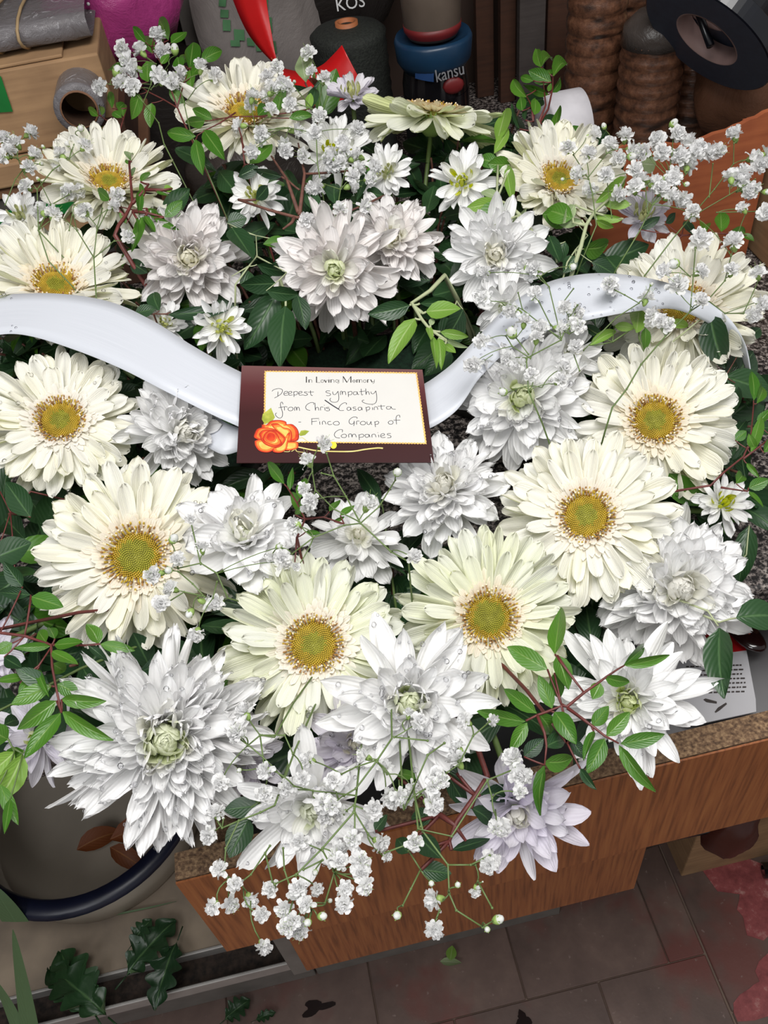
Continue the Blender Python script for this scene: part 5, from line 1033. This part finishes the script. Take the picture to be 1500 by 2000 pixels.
# coir stacks in film
def coirstack(px, ytop, y, R, lab, dome=True):
    c = Q(px, max(ytop, 40), y); zt = Q(px, ytop, y).z - TOP; o = thing('coir_stack', lab, 'coir stack', (c.x, y, TOP), 'film-wrapped coir stacks'); n = 9
    pr = [(0, 0), (R * .98, 0)]
    for i in range(n):
        a, e = zt * i / n, zt * (i + 1) / n; pr += [(R * .95, a + .001), (R, a + .005), (R * .99, e - .006), (R * .93, e - .001)]
    MB().lathe(pr + [(R * .6, zt + .002), (0, zt + .004)], 32).build('coir_rings', M['coir'], o)
    if dome: MB().lathe([(R * 1.01, zt - .01), (R * .94, zt + .008), (R * .6, zt + .020), (0, zt + .024)], 28).build('film_top', M['greybag'], o)
coirstack(1280, 62, .95, .036, 'tallest lit coir stack with clear film top, right of centre at the back'); coirstack(1165, -60, 1.02, .034, 'dark coir stack at the left end of the row', False); coirstack(1218, -60, 1.08, .030, 'coir stack standing behind the lit one', False); coirstack(1368, 60, .99, .034, 'coir stack under the dark tape rolls'); coirstack(1425, 30, 1.07, .03, 'rear coir stack behind the tape rolls', False)
# tape rolls on a peg
def taperoll(px, py, y, R, r0, w, axd, lab):
    c = Q(px, py, y); o = thing('tape_roll', lab, 'tape roll', c, 'tape rolls hanging at the top right', frame_from(axd)); MB().lathe([(R - .0015, -w / 2), (R, -w / 2 + .001), (R, w / 2 - .001), (R - .0015, w / 2)], 72, cap=False).build('outer_wrap', M['tapeblk'], o, smooth=False)
    MB().lathe([(r0, -w / 2), (R - .0015, -w / 2)], 48, cap=False).build('face', M['tapeface'], o); MB().lathe([(R - .0015, w / 2), (r0, w / 2)], 48, cap=False).build('face', M['tapeface'], o); MB().lathe([(r0, w / 2), (r0 - .002, w / 2), (r0 - .002, -w / 2), (r0, -w / 2)], 40, cap=False).build('core', M['tapecore'], o); return o
axd = (right * .58 + up * .78 + back * .17).normalized()
taperoll(1392, 62, .86, .074, .036, .019, axd, 'lower dark blue tape roll overlapping the coir stacks'); taperoll(1392, -8, .872, .060, .036, .020, axd, 'upper dark tape roll with pinkish core at the top edge')
pg = thing('tape_peg', 'thin dark peg through the tape rolls', 'peg', Q(1375, 40, .9)); pa, pe = Q(1388, 90, .85), Q(1340, -60, 1.0); pe = pa + (pe - pa) * 1.5; pe.y = 1.23
MB().tube([pa - pg.location, Q(1352, -10, .9) - pg.location, pe - pg.location], .004, 8).build('rod', M['tapeblk'], pg)
# terracotta carton in front of the coir stacks
ct = thing('open_carton', 'torn-edged terracotta brown carton at the right holding coir stacks', 'carton', (.39, .86, TOP)); xl, xr = Q(1165, 290, .70).x, Q(1478, 300, .70).x + .012
r = random.Random(9); n = 26; tz = []
for i in range(n + 1):
    px = 1160 + 345 * i / n; tz.append(Q(px, 292 - 18 * (i / n) - 60 * max(0, i / n - .55) / .45 + r.uniform(-3, 3), .70).z)
fr_, bk_ = [], []
b = MB(); A = [[Vector((xl + (xr - xl) * i / n, .70, zz)) - ct.location for zz in (TOP + .0005, TOP + .05, tz[i])] for i in range(n + 1)]; B_ = [[v + Vector((0, .005, 0)) for v in r_] for r_ in A]
b.grid(A); b.grid(B_[::-1]); b.add([A[i][2] for i in range(n + 1)] + [B_[i][2] for i in range(n + 1)], [(i, i + 1, n + 2 + i, n + 1 + i) for i in range(n)]); b.build('front_panel', M['carton'], ct)
wbox('side_panel', (xl + .002, .72, TOP + .055), (.004, .035, .11), M['carton'], ct, 0); wbox('side_panel', (xr - .002, .725, TOP + .06), (.004, .045, .12), M['carton'], ct, 0)
kp = thing('kraft_paper', 'crumpled brown kraft paper stuffed behind the torn carton edge', 'paper', (Q(1460, 200, .95).x, .9, TOP)); lump('paper', (Q(1462, 200, .93).x, .93, TOP + .09), (.065, .06, .085), M['kraft'], kp, 6, .3)
tb = thing('cardboard_box', 'tan cardboard box cut by the right edge beside the terracotta carton', 'box', (xr + .14, .70, TOP)); wbox('carton_body', (xr + .14, .71, TOP + .045), (.26, .09, .09), M['card'], tb, .002); wbox('lid_flap', (xr + .14, .71, TOP + .092), (.25, .085, .003), M['card'], tb, .001, .03)
# brown block seen through the ring
hb = thing('brown_block', 'dark red-brown block in the hollow of the wreath above the card', 'block', (.0, .70, TOP)); wbox('block', (-.005, .70, TOP + .04), (.15, .03, .08), M['brownlac'], hb, .003, .05)
# ------------------------------------------------------------------ in the open drawer
def plane_item(pts, z, th, b):
    vs = [onz(x, y, z) for x, y in pts]; n = len(vs); return vs + [v - Vector((0, 0, th)) for v in vs], [tuple(range(n))[::-1], tuple(range(n, 2 * n))] + [(i, (i + 1) % n, (i + 1) % n + n, i + n) for i in range(n)]
lab = thing('printed_label_card', 'white hang label with red top lying in the open drawer', 'label', onz(1400, 1330, .80))
def lpoly(name, pts, z, th, mat):
    vs, fs = plane_item(pts, z, th, None); return MB().add([v - lab.location for v in vs], fs).build(name, mat, lab, smooth=False)
M['labelw'] = plain('label_white', '#c9c8cc', .5, var=.02); M['labelr'] = plain('label_red', '#b8161c', .45)
lpoly('label_sheet', [(1318, 1330), (1322, 1385), (1332, 1402), (1350, 1411), (1375, 1412), (1477, 1390), (1476, 1366), (1458, 1270), (1320, 1285)], .800, .0012, M['labelw'])
lpoly('red_header', [(1320, 1287), (1458, 1270), (1440, 1240), (1418, 1224), (1380, 1215), (1330, 1240)], .8002, .0012, M['labelr'])
r = random.Random(11); b = MB()
for row in range(7):
    y0 = 1300 + row * 8.6
    for c0, c1 in ((1362 - 22 + row, 1398), (1410, 1449 + row)):
        x = c0
        while x < c1:
            w_ = r.uniform(3, 9); ys_ = y0 - (x - 1362) * .03
            vs = [onz(x, ys_, .8006), onz(x + w_, ys_ - .1, .8006), onz(x + w_, ys_ + 2.6, .8006), onz(x, ys_ + 2.7, .8006)]; b.add([v - lab.location for v in vs], [(0, 1, 2, 3)]); x += w_ + r.uniform(1.5, 3)
for pts in ([(1374, 1366), (1378, 1364), (1400, 1370), (1400, 1374), (1380, 1371)], [(1396, 1390), (1402, 1382), (1418, 1372), (1420, 1375), (1406, 1387), (1398, 1392)]):
    b.add([onz(x, y, .8006) - lab.location for x, y in pts], [tuple(range(len(pts)))])
b.build('printed_lines', M['woodgrey'], lab, smooth=False)
ov = thing('dark_disc', 'dark glossy oval disc with an orange-red streak beside the label', 'disc', onz(1455, 1238, .81)); M['darkgl'] = plain('dark_gloss', '#26100f', .15, coat=.6, nscale=60); M['ored'] = plain('orange_streak', '#a8371c', .4)
MB().sphere((0, 0, 0), .0135, 20, 10, (.8, 1.5, .35)).build('disc_body', M['darkgl'], ov); MB().sphere((0, .002, .0035), .0055, 12, 6, (.5, 1.6, .3)).build('streak', M['ored'], ov); ov.rotation_euler.z = .35
ck = thing('cork_mat', 'round piece of brown cork at the edge of the granite', 'cork', onz(1488, 1140, .83)); M['cork'] = card_mat('cork', '#6a4a34', '#8a6648'); MB().lathe([(0, -.03), (.020, -.03), (.021, .0), (.018, .003), (0, .003)], 24).build('cork_body', M['cork'], ck)
# ------------------------------------------------------------------ lower left: tub, bench, fallen leaves
tubc = Vector((-.350, .530, .421)); bs = thing('plastic_tub', 'round grey tub with a navy rim on the low bench at lower left', 'tub', tubc)
MB().lathe([(0, .001), (.118, .001), (.124, .004), (.133, .075), (.129, .075), (.121, .012), (0, .010)], 56).build('tub_wall', M['greyplastic'], bs)
MB().lathe([(.124, .070), (.141, .071), (.145, .079), (.141, .086), (.126, .086), (.122, .078)], 64, cap=False).build('rim', M['navy'], bs)
dl = thing('dead_leaf', 'dry curled brown leaf lying in the navy rimmed tub', 'leaf', onz(300, 1640, .445)); M['dead'] = leaf_mat('leaf_dead', '#6a3a1c', '#8a4a22', '#a06a3a', '#7a5436', rough=.6)
for (ax_, ay_, bx_, by_, w_) in ((215, 1640, 335, 1585, 60), (150, 1660, 230, 1610, 50), (215, 1655, 280, 1690, 44)):
    A_, B2 = onz(ax_, ay_, .450), onz(bx_, by_, .455); d = (B2 - A_); x = d.normalized(); y = Vector((0, 0, 1)).cross(x); zz = x.cross(y); W_ = w_ * 1.0 / F
    link('leaf', leaf_mesh('dead', 'oval', 2), dl, Matrix.Translation(A_ - dl.location) @ Matrix((x, y, zz)).transposed().to_4x4() @ Matrix.Diagonal((d.length, W_, d.length, 1)))
def lobed(mk, name='lobed_leaf'):
    b = MB(); N = 36; rows = []
    def w(u): return (.30 * math.sin(PI * u ** .8) ** .7) * (.42 + .58 * abs(math.sin(u * PI * 4.1 + .3))) + .012
    for i in range(N + 1):
        u = i / N; x = u; z = .10 * math.sin(u * 3) - .12 * u * u; hw = w(u); back_ = .10 * (1 - abs(math.sin(u * PI * 3.2 + .3)))
        rows.append([(x + .10 * abs(s) * (1 - u) + back_ * abs(s) * .2, s * hw, z + .05 * s * s + .02 * math.sin(9 * u + 5 * s)) for s in (-1, -.6, -.25, 0, .25, .6, 1)])
    b.grid(rows); b.tube([(-.22, 0, .0), (-.1, 0, .0), (0, 0, .0)], .012, 5)
    return b.mesh(name, M[mk])
LOB = lobed('leafd')
def fallen(label, a, bpt, z, wsc=1.0, cat='leaf', roll=.0, mesh=None, group='loose leaves dropped around the cabinet'):
    A_, B2 = onz(a[0], a[1], z), onz(bpt[0], bpt[1], z); B2.z += .004; d = B2 - A_; x = d.normalized(); y = Vector((0, 0, 1)).cross(x).normalized(); zz = x.cross(y)
    o = thing('fallen_leaf', label, cat, A_ + Vector((0, 0, .006)), group); L3 = d.length
    link('blade', mesh or LOB, o, Matrix((x, y, zz)).transposed().to_4x4() @ Matrix.Rotation(roll, 4, 'X') @ Matrix.Diagonal((L3, L3 * wsc, L3, 1))); return o
fallen('lobed green leaf on the bench at the bottom left, tip up', (190, 1985), (120, 1860), .425, 1.0); fallen('second lobed leaf on the bench right of the bottom left one', (215, 1990), (100, 1890), .428, .9, roll=.2); fallen('dark lobed leaf on the bench below the dark blue rim', (250, 1910), (345, 1800), .425, 1.1); fallen('dark lobed leaf hanging over the metal channel', (350, 1840), (305, 1975), .430, .9); fallen('lobed leaf hanging deeper beside the dark one near the channel', (260, 1850), (300, 1800), .430, 1.2)
fallen('green lobed leaf on the tiles at the bottom edge', (440, 1995), (490, 1955), .004, 1.3); fallen('right half of the leaf pair at the bottom edge of the floor', (500, 1995), (540, 1980), .004, .9)
for i, (lab_, pts, w_) in enumerate((('long narrow grass blade at the left edge standing near the bench', [(60, 2020, .46), (45, 1930, .52), (25, 1815, .60)], .009), ('second grass blade leaning left at the bottom left corner', [(40, 2020, .46), (15, 1960, .50), (-20, 1900, .55)], .007), ('thin leaf blade lying on the bench under the dark blue rim', [(190, 1793, .424), (280, 1775, .426), (345, 1760, .424)], .006), ('dark green blade beside the tub rim at the left edge', [(30, 1800, .50), (5, 1760, .53), (-10, 1730, .55)], .014))):
    c = cr([onz(x, y, z_) for x, y, z_ in pts], 6); o = thing('grass_blade', lab_, 'leaf', c[0], 'long narrow leaves at lower left'); n_ = len(c); sd = right
    MB().grid([[p + sd * (s * w_ * (1 - (k / (n_ - 1)) ** 2) + s * .0004) + back * .001 * (1 - s * s) - c[0] for s in (-1, 0, 1)] for k, p in enumerate(c)]).build('blade', M['leafd'], o)
fallen('tiny pale green leaf standing on the floor tiles', (880, 1878), (884, 1850), .004, .8, mesh=leaf_mesh('leafn', 'oval', 1)); fallen('tiny yellowish leaf lying flat on the floor tiles', (860, 1880), (902, 1884), .003, .45, mesh=leaf_mesh('leafp', 'oval', 0))
# ------------------------------------------------------------------ lower right, on the floor under the worktop
fb = thing('cardboard_box', 'brown cardboard box on the floor beneath the drawer at right', 'box', (.60, .66, 0)); wbox('carton_body', (.615, .62, .11), (.40, .38, .22), M['card'], fb, .002); wbox('lid_flap', (.615, .58, .223), (.38, .26, .003), M['card'], fb, .001, .02)
lb_ = thing('brown_bag', 'brown leathery bag hanging under the drawer at right', 'bag', (.46, .47, .30)); c_ = onz(1425, 1620, .24); lump('bag_body', c_, (.035, .03, .055), M['brownlac'], lb_, 4, .2); MB().tube([c_ - lb_.location + Vector((-.03, 0, .02)), c_ - lb_.location + Vector((-.07, .02, -.03)), c_ - lb_.location + Vector((-.10, .04, -.10))], .006, 6).build('strap', M['jar'], lb_)
pp = thing('pipe_offcut', 'short dark pipe offcut on the red floor at the right edge', 'pipe', onz(1490, 1700, .012)); MB().lathe([(.008, 0), (.012, 0), (.012, .08), (.008, .08)], 18, Matrix.Rotation(PI / 2, 4, 'Y') @ Matrix.Rotation(.2, 4, 'X'), cap=False).build('pipe', M['jar'], pp)
